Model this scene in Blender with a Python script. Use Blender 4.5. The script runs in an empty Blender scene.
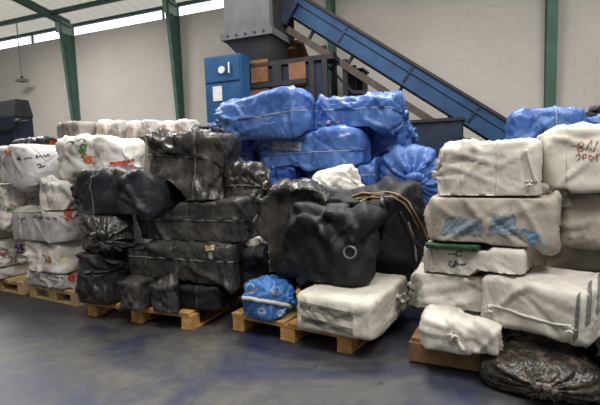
import bpy, math, random
import numpy as np
from mathutils import Vector, Matrix
from mathutils.bvhtree import BVHTree

scene = bpy.context.scene
COL = scene.collection
rad = math.radians

# ------------------------------------------------------------------ camera
FPX = 450.0; PITCH = rad(5.0); ROLL = rad(2.0); CAMH = 1.33
fw = np.array([0, math.cos(PITCH), -math.sin(PITCH)])
_R0 = np.array([1., 0, 0]); _U0 = np.cross(_R0, fw)
cxv = math.cos(ROLL) * _R0 - math.sin(ROLL) * _U0
cuv = math.sin(ROLL) * _R0 + math.cos(ROLL) * _U0
CAM = np.array([0, 0, CAMH])
cam_data = bpy.data.cameras.new('camera')
cam_data.sensor_width = 36.0; cam_data.lens = 36.0 * FPX / 600.0
cam_data.clip_end = 200
cam = bpy.data.objects.new('camera', cam_data); COL.objects.link(cam)
m = Matrix(((cxv[0], cuv[0], -fw[0], 0), (cxv[1], cuv[1], -fw[1], 0), (cxv[2], cuv[2], -fw[2], CAMH), (0, 0, 0, 1)))
cam.matrix_world = m
scene.camera = cam

def ray(px, py):
    return fw + (px - 300) / FPX * cxv - (py - 202.5) / FPX * cuv
def at(px, py, Y):
    r = ray(px, py); return CAM + r * (Y / r[1])
def ground(px, py, z=0.0):
    r = ray(px, py); return CAM + r * ((z - CAMH) / r[2])

# ------------------------------------------------------------------ materials
def new_mat(name):
    mt = bpy.data.materials.new(name); mt.use_nodes = True
    nt = mt.node_tree; return mt, nt, nt.nodes['Principled BSDF']

def noise_node(nt, scale, detail=4, rough=.6, dist=0.0, vec=None):
    n = nt.nodes.new('ShaderNodeTexNoise')
    n.inputs['Scale'].default_value = scale; n.inputs['Detail'].default_value = detail
    n.inputs['Roughness'].default_value = rough; n.inputs['Distortion'].default_value = dist
    if vec is not None: nt.links.new(vec, n.inputs['Vector'])
    return n

def ramp_node(nt, fac, stops):
    r = nt.nodes.new('ShaderNodeValToRGB')
    while len(r.color_ramp.elements) < len(stops): r.color_ramp.elements.new(.5)
    for e, (p, c) in zip(r.color_ramp.elements, stops):
        e.position = p; e.color = (*c, 1)
    nt.links.new(fac, r.inputs['Fac']); return r

def coords(nt, which='Object'):
    return nt.nodes.new('ShaderNodeTexCoord').outputs[which]

def fabric(name, c1, c2, c3, rough=.6, wrinkle=.35, weave=True, nscale=3.0, wscale=9.0, spec=.4, coat=0.0):
    """crumpled sheet material: three tones mottled by noise, crease bump, woven bump"""
    mt, nt, b = new_mat(name)
    v = coords(nt)
    n = noise_node(nt, nscale, 5, .65, .6, v)
    r = ramp_node(nt, n.outputs['Fac'], [(.3, c1), (.5, c2), (.72, c3)])
    nt.links.new(r.outputs['Color'], b.inputs['Base Color'])
    b.inputs['Roughness'].default_value = rough
    b.inputs['Specular IOR Level'].default_value = spec
    b.inputs['Coat Weight'].default_value = coat
    # crease bump: folded noise
    mp = nt.nodes.new('ShaderNodeMapping'); mp.inputs['Scale'].default_value = (1, 1.6, .7)
    mp.inputs['Rotation'].default_value = (.3, .5, .8)
    nt.links.new(v, mp.inputs['Vector'])
    n2 = noise_node(nt, wscale * .55, 4, .6, .5, mp.outputs['Vector'])
    mth = nt.nodes.new('ShaderNodeMath'); mth.operation = 'SUBTRACT'; mth.inputs[1].default_value = .5
    nt.links.new(n2.outputs['Fac'], mth.inputs[0])
    ab = nt.nodes.new('ShaderNodeMath'); ab.operation = 'ABSOLUTE'; nt.links.new(mth.outputs[0], ab.inputs[0])
    bp = nt.nodes.new('ShaderNodeBump'); bp.inputs['Strength'].default_value = wrinkle; bp.inputs['Distance'].default_value = .06
    bp.invert = True
    nt.links.new(ab.outputs[0], bp.inputs['Height'])
    last = bp
    if weave:
        w = nt.nodes.new('ShaderNodeTexWave'); w.inputs['Scale'].default_value = 60; w.bands_direction = 'Z'
        nt.links.new(v, w.inputs['Vector'])
        bp2 = nt.nodes.new('ShaderNodeBump'); bp2.inputs['Strength'].default_value = .08; bp2.inputs['Distance'].default_value = .004
        nt.links.new(w.outputs['Fac'], bp2.inputs['Height']); nt.links.new(bp.outputs['Normal'], bp2.inputs['Normal'])
        last = bp2
    nt.links.new(last.outputs['Normal'], b.inputs['Normal'])
    return mt

def plain(name, c, rough=.6, metal=0.0, var=.25, scale=6.0, bump=.1, c2=None):
    mt, nt, b = new_mat(name)
    v = coords(nt)
    n = noise_node(nt, scale, 5, .65, .3, v)
    d = c2 or tuple(x * (1 - var) for x in c)
    r = ramp_node(nt, n.outputs['Fac'], [(.35, d), (.62, c)])
    nt.links.new(r.outputs['Color'], b.inputs['Base Color'])
    b.inputs['Roughness'].default_value = rough; b.inputs['Metallic'].default_value = metal; b.inputs['Specular IOR Level'].default_value = .22
    bp = nt.nodes.new('ShaderNodeBump'); bp.inputs['Strength'].default_value = bump; bp.inputs['Distance'].default_value = .02
    nt.links.new(n.outputs['Fac'], bp.inputs['Height']); nt.links.new(bp.outputs['Normal'], b.inputs['Normal'])
    return mt

M = {}
M['white'] = fabric('white woven polypropylene', (.40, .37, .33), (.55, .52, .47), (.62, .60, .55), .62, .16)
M['whitepale'] = fabric('pale printed wrap', (.45, .42, .40), (.66, .63, .60), (.74, .72, .70), .5, .45)
M['greywrap'] = fabric('grey white wrap', (.36, .35, .35), (.47, .46, .47), (.53, .52, .52), .55, .22)
M['cream'] = fabric('cream woven wrap', (.46, .43, .375), (.58, .55, .49), (.64, .61, .55), .65, .14)
M['beige'] = fabric('dusty beige wrap', (.25, .22, .19), (.38, .34, .29), (.46, .42, .37), .6, .2)
M['black'] = fabric('black plastic wrap', (.012, .012, .013), (.022, .021, .022), (.045, .042, .040), .34, .55, False, 4, 8, .5)
M['blackdust'] = fabric('dusty black plastic wrap', (.020, .019, .0185), (.038, .036, .034), (.080, .073, .068), .40, .55, False, 4, 8, .5)
M['blackblue'] = fabric('black navy wrap', (.012, .014, .020), (.022, .025, .034), (.035, .037, .045), .42, .4, False, 3, 7, .5)
M['blackcloth'] = fabric('black cloth', (.008, .009, .011), (.012, .013, .016), (.018, .019, .023), .6, .4, False, 3, 6, .3)
M['clearblack'] = fabric('smoky grey plastic', (.018, .016, .015), (.042, .038, .035), (.105, .095, .085), .27, .7, False, 5, 8, .6)
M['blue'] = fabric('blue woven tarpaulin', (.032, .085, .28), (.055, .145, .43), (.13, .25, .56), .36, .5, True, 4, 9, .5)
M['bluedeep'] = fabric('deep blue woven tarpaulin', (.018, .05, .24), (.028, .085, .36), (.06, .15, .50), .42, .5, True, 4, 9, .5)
M['bluesmall'] = fabric('light blue printed wrap', (.03, .11, .33), (.05, .17, .46), (.10, .26, .55), .45, .5, True, 6, 9)
M['pattern'] = fabric('dark patterned wrap', (.009, .009, .008), (.030, .026, .022), (.17, .13, .105), .33, .8, False, 14, 10, .5)
M['strapw'] = plain('white polypropylene strap', (.62, .60, .55), .5)
M['strapg'] = plain('grey strap', (.22, .21, .20), .5)
M['strapk'] = plain('dark grey strap', (.09, .088, .085), .4)
M['strapb'] = plain('pale blue strap', (.38, .46, .62), .5)
M['rope'] = plain('tan rope', (.36, .25, .13), .8, 0, .35, 30)
M['stripe'] = plain('grey printed stripe', (.17, .16, .15), .65)
M['inkdark'] = plain('dark ink', (.07, .07, .085), .6)
M['inkgrey'] = plain('grey ink', (.17, .17, .19), .6)
M['inkred'] = plain('red brown marker ink', (.32, .13, .10), .6)
M['printred'] = plain('red print', (.50, .09, .07), .55, 0, .4, 20)
M['printorange'] = plain('orange print', (.62, .20, .07), .55, 0, .3, 20)
M['printgreen'] = plain('green print', (.10, .28, .08), .55, 0, .4, 20)
M['printbrown'] = plain('brown print', (.36, .22, .08), .55, 0, .5, 25)
M['printpurple'] = plain('purple print', (.13, .09, .30), .55, 0, .4, 20)
M['printblue'] = plain('blue picture print', (.15, .225, .31), .6, 0, .5, 9, .1, (.24, .27, .29))
M['printlight'] = plain('pale blue print', (.16, .34, .52), .55, 0, .4, 16)
M['label'] = plain('pale label', (.34, .39, .55), .5, 0, .15, 8)
M['pink'] = plain('pink cloth scraps', (.52, .36, .34), .8, 0, .4, 25)
M['green'] = fabric('green woven sack', (.008, .032, .016), (.011, .048, .022), (.02, .075, .035), .55, .3)
M['yellow'] = fabric('yellow cream plastic', (.55, .45, .20), (.66, .58, .32), (.70, .66, .48), .5, .3, False)
M['steel'] = plain('bright steel', (.6, .6, .6), .3, .9)
M['wood'] = plain('pallet softwood', (.66, .38, .13), .75, 0, .45, 9, .3)
M['woodpale'] = plain('pale pallet softwood', (.60, .43, .22), .75, 0, .4, 9, .3)
M['wooddark'] = plain('old brown pallet wood', (.30, .175, .085), .8, 0, .45, 9, .3)
M['greensteel'] = plain('green painted steel', (.070, .145, .115), .5, 0, .25, 3)
M['greenplate'] = plain('pale green painted steel', (.20, .30, .25), .5, 0, .2, 3)
M['convblue'] = plain('blue painted conveyor steel', (.024, .066, .150), .5, 0, .35, 3, .1)
M['cabblue'] = plain('blue painted cabinet steel', (.020, .078, .19), .5, 0, .25, 3, .1)
M['darksteel'] = plain('dark grimy steel', (.028, .028, .032), .55, 0, .4, 5)
M['navysteel'] = plain('navy steel', (.020, .030, .055), .5, 0, .4, 4)
M['hopper'] = plain('grey hopper steel', (.125, .13, .145), .5, 0, .3, 2.5)
M['hopperdark'] = plain('darker grey hopper steel', (.075, .078, .085), .5, 0, .35, 3)
M['brownpanel'] = plain('rusty brown panel', (.20, .105, .055), .7, 0, .4, 3)
M['rust'] = plain('rust brown steel', (.17, .065, .035), .8, 0, .4, 8)
M['beam'] = plain('brown grey beam', (.085, .072, .06), .7, 0, .35, 6)
M['belt'] = plain('black rubber belt', (.035, .033, .032), .7)
M['paper'] = plain('white paper', (.60, .62, .62), .6)
M['carton'] = plain('grey carton', (.34, .32, .31), .7, 0, .2, 3)
M['lampgrey'] = plain('grey lamp metal', (.20, .20, .19), .5)

def wall_mat():
    mt, nt, b = new_mat('white painted blockwork')
    v = coords(nt)
    mp = nt.nodes.new('ShaderNodeMapping'); mp.inputs['Rotation'].default_value = (rad(90), 0, 0)
    nt.links.new(v, mp.inputs['Vector'])
    br = nt.nodes.new('ShaderNodeTexBrick')
    br.inputs['Scale'].default_value = 1.0; br.inputs['Brick Width'].default_value = .42; br.inputs['Row Height'].default_value = .21
    br.inputs['Mortar Size'].default_value = .012; br.inputs['Mortar Smooth'].default_value = .6
    br.inputs['Color1'].default_value = (.545, .515, .48, 1); br.inputs['Color2'].default_value = (.535, .505, .47, 1)
    br.inputs['Mortar'].default_value = (.505, .475, .445, 1)
    nt.links.new(mp.outputs['Vector'], br.inputs['Vector'])
    n = noise_node(nt, .5, 5, .6, .3, v)
    r = ramp_node(nt, n.outputs['Fac'], [(.3, (.86, .86, .87)), (.65, (1, 1, 1))])
    mx = nt.nodes.new('ShaderNodeMixRGB'); mx.blend_type = 'MULTIPLY'; mx.inputs['Fac'].default_value = 1
    nt.links.new(br.outputs['Color'], mx.inputs['Color1']); nt.links.new(r.outputs['Color'], mx.inputs['Color2'])
    # broken dark cracks along the courses
    mp2 = nt.nodes.new('ShaderNodeMapping'); mp2.inputs['Scale'].default_value = (.9, 1, 9)
    nt.links.new(v, mp2.inputs['Vector'])
    n2 = noise_node(nt, 1.3, 3, .6, .2, mp2.outputs['Vector'])
    r2 = ramp_node(nt, n2.outputs['Fac'], [(.66, (1, 1, 1)), (.74, (.62, .60, .57))])
    mx2 = nt.nodes.new('ShaderNodeMixRGB'); mx2.blend_type = 'MULTIPLY'; mx2.inputs['Fac'].default_value = .55
    nt.links.new(mx.outputs['Color'], mx2.inputs['Color1']); nt.links.new(r2.outputs['Color'], mx2.inputs['Color2'])
    nt.links.new(mx2.outputs['Color'], b.inputs['Base Color']); b.inputs['Roughness'].default_value = .85
    bp = nt.nodes.new('ShaderNodeBump'); bp.inputs['Strength'].default_value = .15; bp.inputs['Distance'].default_value = .008; bp.invert = True
    nt.links.new(br.outputs['Fac'], bp.inputs['Height']); nt.links.new(bp.outputs['Normal'], b.inputs['Normal'])
    return mt
def floor_mat():
    mt, nt, b = new_mat('worn painted concrete')
    v = coords(nt)
    n = noise_node(nt, .9, 6, .62, 1.2, v)
    r = ramp_node(nt, n.outputs['Fac'], [(.38, (.026, .034, .074)), (.47, (.045, .049, .066)), (.55, (.068, .068, .069)), (.68, (.096, .091, .084))])
    n3 = noise_node(nt, 9, 4, .7, 0, v)
    r3 = ramp_node(nt, n3.outputs['Fac'], [(.35, (.62, .62, .65)), (.6, (1, 1, 1))])
    mx = nt.nodes.new('ShaderNodeMixRGB'); mx.blend_type = 'MULTIPLY'; mx.inputs['Fac'].default_value = .8
    nt.links.new(r.outputs['Color'], mx.inputs['Color1']); nt.links.new(r3.outputs['Color'], mx.inputs['Color2'])
    # small dark stains and pale chips
    n4 = noise_node(nt, 5.5, 2, .5, .4, v)
    r4 = ramp_node(nt, n4.outputs['Fac'], [(.68, (1, 1, 1)), (.75, (.45, .45, .48))])
    mx2 = nt.nodes.new('ShaderNodeMixRGB'); mx2.blend_type = 'MULTIPLY'; mx2.inputs['Fac'].default_value = 1
    nt.links.new(mx.outputs['Color'], mx2.inputs['Color1']); nt.links.new(r4.outputs['Color'], mx2.inputs['Color2'])
    nt.links.new(mx2.outputs['Color'], b.inputs['Base Color'])
    rr = nt.nodes.new('ShaderNodeMapRange'); rr.inputs['To Min'].default_value = .38; rr.inputs['To Max'].default_value = .62
    nt.links.new(n.outputs['Fac'], rr.inputs['Value']); nt.links.new(rr.outputs['Result'], b.inputs['Roughness'])
    bp = nt.nodes.new('ShaderNodeBump'); bp.inputs['Strength'].default_value = .12; bp.inputs['Distance'].default_value = .01
    nt.links.new(n3.outputs['Fac'], bp.inputs['Height']); nt.links.new(bp.outputs['Normal'], b.inputs['Normal'])
    return mt
M['wall'] = wall_mat(); M['floor'] = floor_mat()
def roof_mat():
    mt, nt, b = new_mat('translucent corrugated roofing')
    b.inputs['Base Color'].default_value = (.50, .47, .42, 1); b.inputs['Roughness'].default_value = .6
    t = nt.nodes.new('ShaderNodeBsdfTranslucent'); t.inputs['Color'].default_value = (.62, .58, .50, 1)
    mx = nt.nodes.new('ShaderNodeMixShader'); mx.inputs['Fac'].default_value = .30
    nt.links.new(b.outputs[0], mx.inputs[1]); nt.links.new(t.outputs[0], mx.inputs[2])
    nt.links.new(mx.outputs[0], nt.nodes['Material Output'].inputs['Surface'])
    return mt
M['roof'] = roof_mat()

# ------------------------------------------------------------------ object helpers
def link(name, verts, faces, mat, parent=None, origin=(0, 0, 0), rot=None, smooth=True):
    """verts given in WORLD space; stored local to origin / rot (3x3 numpy)"""
    v = np.asarray(verts, float) - np.asarray(origin, float)
    if rot is not None: v = v @ rot
    me = bpy.data.meshes.new(name)
    me.from_pydata([tuple(p) for p in v], [], faces); me.update()
    if smooth: me.polygons.foreach_set('use_smooth', [True] * len(me.polygons))
    me.materials.append(mat)
    o = bpy.data.objects.new(name, me); COL.objects.link(o)
    if parent is not None: o.parent = parent
    else:
        mw = Matrix.Identity(4)
        if rot is not None: mw = Matrix(rot.tolist()).to_4x4()
        mw.translation = Vector(origin); o.matrix_world = mw
    return o

def tag(o, label, cat, group=None, kind=None):
    if label: o['label'] = label
    if cat: o['category'] = cat
    if group: o['group'] = group
    if kind: o['kind'] = kind
    return o

def empty(name, origin, rot=None):
    o = bpy.data.objects.new(name, None); COL.objects.link(o); o.empty_display_size = .1
    mw = Matrix.Identity(4) if rot is None else Matrix(rot.tolist()).to_4x4()
    mw.translation = Vector(origin); o.matrix_world = mw
    return o

def Rz(a): c, s = math.cos(a), math.sin(a); return np.array([[c, -s, 0], [s, c, 0], [0, 0, 1.]])
def Ry(a): c, s = math.cos(a), math.sin(a); return np.array([[c, 0, s], [0, 1., 0], [-s, 0, c]])
def Rx(a): c, s = math.cos(a), math.sin(a); return np.array([[1., 0, 0], [0, c, -s], [0, s, c]])

def part(name, parent, verts, faces, mat, label=None, smooth=False):
    """verts local to parent"""
    o = link(name, verts, faces, mat, parent, smooth=smooth)
    if label: o['label'] = label
    return o

def box_vf(x0, x1, y0, y1, z0, z1, bev=0.0):
    if bev <= 0:
        v = [(x, y, z) for z in (z0, z1) for y in (y0, y1) for x in (x0, x1)]
        f = [(0, 2, 3, 1), (4, 5, 7, 6), (0, 1, 5, 4), (2, 6, 7, 3), (0, 4, 6, 2), (1, 3, 7, 5)]
        return v, f
    import bmesh
    bm = bmesh.new()
    v, f = box_vf(x0, x1, y0, y1, z0, z1)
    vs = [bm.verts.new(p) for p in v]
    for q in f: bm.faces.new([vs[i] for i in q])
    bmesh.ops.bevel(bm, geom=list(bm.edges), offset=bev, segments=2, affect='EDGES', profile=.6)
    bm.verts.index_update()
    rv = [tuple(p.co) for p in bm.verts]; rf = [tuple(p.index for p in q.verts) for q in bm.faces]
    bm.free(); return rv, rf

def join_vf(*parts):
    V, Fc = [], []
    for v, f in parts:
        b = len(V); V += list(v); Fc += [tuple(i + b for i in q) for q in f]
    return V, Fc

def bar_vf(p0, p1, w, h, up=(0, 0, 1)):
    """rectangular bar between two points: w across, h along 'up'"""
    p0 = np.array(p0, float); p1 = np.array(p1, float); d = p1 - p0; L = np.linalg.norm(d); d /= L
    s = np.cross(d, up); s /= np.linalg.norm(s); u = np.cross(s, d)
    v = [p + s * a * w / 2 + u * b * h / 2 for p in (p0, p1) for b in (-1, 1) for a in (-1, 1)]
    f = [(0, 2, 3, 1), (4, 5, 7, 6), (0, 1, 5, 4), (2, 6, 7, 3), (0, 4, 6, 2), (1, 3, 7, 5)]
    return [tuple(p) for p in v], f

def tube_vf(pts, r, n=8):
    pts = [np.array(p, float) for p in pts]; V, Fc = [], []
    for i, p in enumerate(pts):
        d = pts[min(i + 1, len(pts) - 1)] - pts[max(i - 1, 0)]; d /= max(np.linalg.norm(d), 1e-9)
        a = np.cross(d, (0.13, .2, .97)); a /= np.linalg.norm(a); b = np.cross(d, a)
        rr = r[i] if hasattr(r, '__len__') else r
        for k in range(n):
            t = 2 * math.pi * k / n; V.append(p + rr * (math.cos(t) * a + math.sin(t) * b))
    for i in range(len(pts) - 1):
        for k in range(n):
            Fc.append((i * n + k, i * n + (k + 1) % n, (i + 1) * n + (k + 1) % n, (i + 1) * n + k))
    Fc.append(tuple(range(n - 1, -1, -1))); Fc.append(tuple((len(pts) - 1) * n + k for k in range(n)))
    return [tuple(v) for v in V], Fc

# ------------------------------------------------------------------ noise
def _perm(seed):
    p = np.random.RandomState(seed).permutation(256); return np.concatenate([p, p, p])
_G = np.random.RandomState(5).normal(size=(256, 3)); _G /= np.linalg.norm(_G, axis=1)[:, None]
def pnoise(P, seed):
    perm = _perm(seed); i = np.floor(P).astype(int); f = P - i; i &= 255
    u = f * f * f * (f * (f * 6 - 15) + 10)
    out = 0
    for dx in (0, 1):
        for dy in (0, 1):
            for dz in (0, 1):
                h = perm[perm[perm[i[..., 0] + dx] + i[..., 1] + dy] + i[..., 2] + dz]
                g = (_G[h] * (f - np.array([dx, dy, dz]))).sum(-1)
                w = (u[..., 0] if dx else 1 - u[..., 0]) * (u[..., 1] if dy else 1 - u[..., 1]) * (u[..., 2] if dz else 1 - u[..., 2])
                out = out + g * w
    return out
def ridged(P, seed):
    w = np.stack([pnoise(P * .7 + 3.1, seed + 1), pnoise(P * .7 + 7.7, seed + 2), pnoise(P * .7 + 9.3, seed + 3)], -1)
    n = pnoise(P + w * .9, seed)
    return np.clip(1 - np.abs(n) * 2.6, 0, 1) ** 1.6

def folds(P, rs, seed, lam):
    """long straight-ish drape folds: warped triangle waves in a few random directions"""
    out = 0
    for k in range(3):
        d = rs.normal(size=3) * np.array([1.2, .6, .8]); d /= np.linalg.norm(d)
        l = lam * rs.uniform(.7, 1.6)
        ph = (P @ d) / l + 1.3 * pnoise(P / (2.2 * lam) + k * 17.1, seed + k) + rs.uniform(0, 9)
        tri = np.abs((ph % 1.0) - .5) * 2
        mask = np.clip(pnoise(P / (2.0 * lam) + k * 5.7 + 2.2, seed + 9 + k) * 2.2 + .35, 0, 1)
        out = out + (np.maximum(tri, .25) - .5) * mask
    return out

def fan_folds(P, N, rs, anchors, n, lmin, lmax, w, h):
    """sharp drape folds running out from gathered points: each a tapering ridge or valley along a slightly bent line"""
    out = np.zeros(P.shape[:2]); F = P.reshape(-1, 3); NN = N.reshape(-1, 3)
    for k in range(n):
        a = anchors[rs.randint(len(anchors))] + rs.normal(size=3) * .03
        i = int(np.argmin(((F - a) ** 2).sum(1))); p0 = F[i]; nn = NN[i]
        t = rs.normal(size=3); c = F.mean(0) - p0; t = t + 1.3 * c / max(np.linalg.norm(c), 1e-6); t -= nn * (t @ nn); t /= max(np.linalg.norm(t), 1e-6)
        L = rs.uniform(lmin, lmax); ww = w * rs.uniform(.6, 1.5); hh = h * rs.uniform(.5, 1.4) * (1 if rs.rand() < .62 else -.8)
        b = np.cross(nn, t); q = P - p0
        s = (q @ t) / L; side = q @ b - rs.normal() * .18 * L * np.clip(s, 0, 1) ** 2; dep = q @ nn
        # follow the sheet round edges: depth counts as length
        s = s + np.clip(-dep, 0, None) / L * .6
        prof = np.clip(1 - np.abs(side) / (ww * (.45 + .9 * np.clip(s, 0, 1))), 0, 1)
        env = np.clip(s * 6 + .3, 0, 1) * np.clip((1 - s) * 2.2, 0, 1)
        facing = np.clip((N @ nn) * 1.5 + .6, 0, 1)
        out += hh * prof ** 1.25 * env * facing
    return out

# ------------------------------------------------------------------ bags and bales
def resample(P, n):
    P = np.asarray(P, float); d = np.r_[0, np.cumsum(np.linalg.norm(np.diff(P, axis=0), axis=1))]
    t = np.linspace(0, d[-1], n)
    return np.stack([np.interp(t, d, P[:, k]) for k in range(P.shape[1])], 1)

def half_profile(kind, Lh, R):
    """(x, r) from the middle of the bag to the pole of one end"""
    if kind == 'box':
        c = min(.20 * R, .3 * Lh)
        a = np.linspace(0, math.pi / 2, 10)
        return [(0, 1), (Lh - c, 1)] + [(Lh - c + c * math.sin(t), 1 - c / R * (1 - math.cos(t))) for t in a[1:]] + [(Lh, 0)]
    if kind == 'round':
        c = min(.85 * R, .75 * Lh); a = np.linspace(0, math.pi / 2, 18)
        return [(0, 1)] + [(Lh - c + c * math.sin(t) ** (2 / 2.5), max(math.cos(t), 0) ** (2 / 2.5)) for t in a]
    if kind == 'tie':      # gathered into a neck that flares to a tuft
        c = min(1.25 * R, .8 * Lh); a = np.linspace(0, 1, 14)
        pts = [(0, 1)] + [(Lh - c + c * t ** .85, .11 + .89 * (1 - t ** 1.7)) for t in a]
        return pts + [(Lh + .10 * R, .10), (Lh + .26 * R, .17), (Lh + .42 * R, .26), (Lh + .40 * R, .12), (Lh + .30 * R, .0)]
    if kind == 'pinch':    # short gathered end without a long neck
        c = min(.55 * R, .6 * Lh); a = np.linspace(0, 1, 14)
        pts = [(0, 1)] + [(Lh - c + c * t ** .9, .08 + .92 * (1 - t ** 1.8)) for t in a]
        return pts + [(Lh + .06 * R, .09), (Lh + .16 * R, .15), (Lh + .12 * R, 0)]

def drape(B, N, ex, maxout, seedd, pin, rows_gather, iters=110, grav=.0009, hug=.96):
    """loose sheet relaxed over a solid core: B core surface, N its normals, ex spare cloth, maxout how far it may lift"""
    nu, nv, _ = B.shape
    ru = np.linalg.norm(B[1:] - B[:-1], axis=-1) * (1 + ex)
    rv = np.linalg.norm(np.roll(B, -1, 1) - B, axis=-1) * (1 + ex * 1.3) * rows_gather[:, None]
    P = B + N * np.clip(seedd, .0, None)[..., None]; Q = P.copy()
    ru2 = (ru[1:] + ru[:-1]) * .55; rv2 = (rv + np.roll(rv, -1, 1)) * .50
    def pull(A, C, rest, ks, kc):
        d = C - A; l = np.maximum(np.linalg.norm(d, axis=-1), 1e-9); e = (l - rest) / l
        k = np.where(e > 0, ks, kc) * e * .5
        return d * k[..., None]
    for it in range(iters):
        V = (P - Q) * .88; Q = P.copy(); P = P + V; P[..., 2] -= grav
        for _ in range(2):
            for o in (0, 1):
                A = P[o:nu - 1:2]; C = P[o + 1:nu:2]; n = min(len(A), len(C)); c = pull(A[:n], C[:n], ru[o::2][:n], .9, .7)
                P[o:nu - 1:2][:n] += c; P[o + 1:nu:2][:n] -= c
            for o in (0, 1):
                A = P[:, o::2]; C = np.roll(P, -1, 1)[:, o::2]; c = pull(A, C, rv[:, o::2], .9, .7)
                D = np.zeros_like(P); D[:, o::2] += c; E = np.zeros_like(P); E[:, o::2] -= c
                P = P + D + np.roll(E, 1, 1)
        d = P[2:] - P[:-2]; l = np.maximum(np.linalg.norm(d, axis=-1), 1e-9); k = np.clip(l - ru2, None, 0) / l * .22
        P[:-2] += d * k[..., None]; P[2:] -= d * k[..., None]
        R2 = np.roll(P, -2, 1); d = R2 - P; l = np.maximum(np.linalg.norm(d, axis=-1), 1e-9); k = np.clip(l - rv2, None, 0) / l * .22
        c = d * k[..., None]; P = P + c - np.roll(c, 2, 1)
        # stay outside the core and within reach of it
        t = P - B; h = (t * N).sum(-1); tg = t - N * h[..., None]
        h2 = np.clip(h, 0, maxout) * hug; tl = np.linalg.norm(tg, axis=-1); lim = np.maximum(.6 * maxout, .006)
        sc = np.where(tl > lim, lim / np.maximum(tl, 1e-9), 1.0)
        P = B + N * h2[..., None] + tg * sc[..., None]
        P[pin] = B[pin]
    return P

# ---- contact planes: things pressed together flatten against the plane between them
PLAN = [True]; BOXES = []; STATIC = []; PLANES = {}
def static_box(rot, org, lo, hi):
    STATIC.append((rot, np.array(org, float), np.array(lo, float), np.array(hi, float)))
def corners(bx):
    rot, c, lo, hi = bx[:4]
    return np.array([[(lo, hi)[i][0], (lo, hi)[j][1], (lo, hi)[k][2]] for i in (0, 1) for j in (0, 1) for k in (0, 1)]) @ rot.T + c
def sat(A, B):
    """smallest-overlap axis of two upright boxes: (overlap, axis from A to B, max of A, min of B) or None"""
    ca, cb = corners(A), corners(B); best = None; d = cb.mean(0) - ca.mean(0)
    for ax in (A[0][:, 0], A[0][:, 1], B[0][:, 0], B[0][:, 1], np.array([0, 0, 1.])):
        n = ax if ax @ d >= 0 else -ax
        pa, pb = ca @ n, cb @ n; ov = pa.max() - pb.min()
        if ov <= 0: return None
        sc = ov * (.6 if abs(n[2]) > .5 else 1)
        if best is None or sc < best[4]: best = (ov, n, pa.max(), pb.min(), sc)
    return best
def flat_overlap(A, B):
    ca, cb = corners(A)[:, :2], corners(B)[:, :2]
    for ax in (A[0][:2, 0], A[0][:2, 1], B[0][:2, 0], B[0][:2, 1]):
        pa, pb = ca @ ax, cb @ ax
        if pa.max() - .06 <= pb.min() or pb.max() - .06 <= pa.min(): return False
    return True
def settle():
    """let each unsupported bag down onto what lies below it"""
    for i in sorted(range(len(BOXES)), key=lambda k: BOXES[k][1][2]):
        A = BOXES[i]
        if A[6]: continue
        bot = A[1][2] + A[2][2]; top = 0.0
        for B in [BOXES[j] for j in range(len(BOXES)) if j != i] + STATIC:
            if B[1][2] + (B[2][2] + B[3][2]) / 2 < A[1][2] - .03 and flat_overlap(A, B): top = max(top, B[1][2] + B[3][2])
        g = bot - top
        if g > 0: print('SETTLE %.3f' % g, A[5][:50]); A[1][2] -= min(g, .16)
def plan_contacts():
    n = len(BOXES)
    for i in range(n): PLANES[i] = []
    for i in range(n):
        for j in range(i + 1, n):
            s = sat(BOXES[i], BOXES[j])
            if not s: continue
            wi, wj = BOXES[i][4], BOXES[j][4]
            k = s[3] + (s[2] - s[3]) * wi / (wi + wj)
            PLANES[i].append((s[1], k, BOXES[j])); PLANES[j].append((-s[1], -k, BOXES[i]))
            if s[0] > .15: print('DEEP %.2f' % s[0], BOXES[i][5][:34], '|', BOXES[j][5][:34], np.round(s[1], 2))
        for S in STATIC:
            s = sat(BOXES[i], S)
            if s and BOXES[i][1][2] + BOXES[i][2][2] > .1: PLANES[i].append((s[1], s[3], S))
def press(V, idx, gap=.008):
    for n, k, other in PLANES[idx]:
        e = V @ n - (k - gap)
        if other is not None:      # the contact only reaches as far as the neighbour does; beyond it the cloth falls away
            q = (V - other[1]) @ other[0]; nl = np.abs(n @ other[0]); ax = [a for a in range(3) if a != int(np.argmax(nl))]
            out = sum(np.clip(np.maximum(other[2][a] - q[:, a], q[:, a] - other[3][a]), 0, None) for a in ax)
            e = e - 1.1 * np.clip(out - .035, 0, None)
        m_ = e > 0
        V[m_] -= e[m_][:, None] * n
    V[:, 2] = np.maximum(V[:, 2], .004)

class Bag: pass

def proj(P):
    d = np.asarray(P) - CAM; z = d @ fw
    return np.stack([300 + FPX * (d @ cxv) / z, 202.5 - FPX * (d @ cuv) / z], -1)
_CORN = np.array([(x, y, z) for x in (-1, 1) for y in (-1, 1) for z in (-1, 1)], float)

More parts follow.
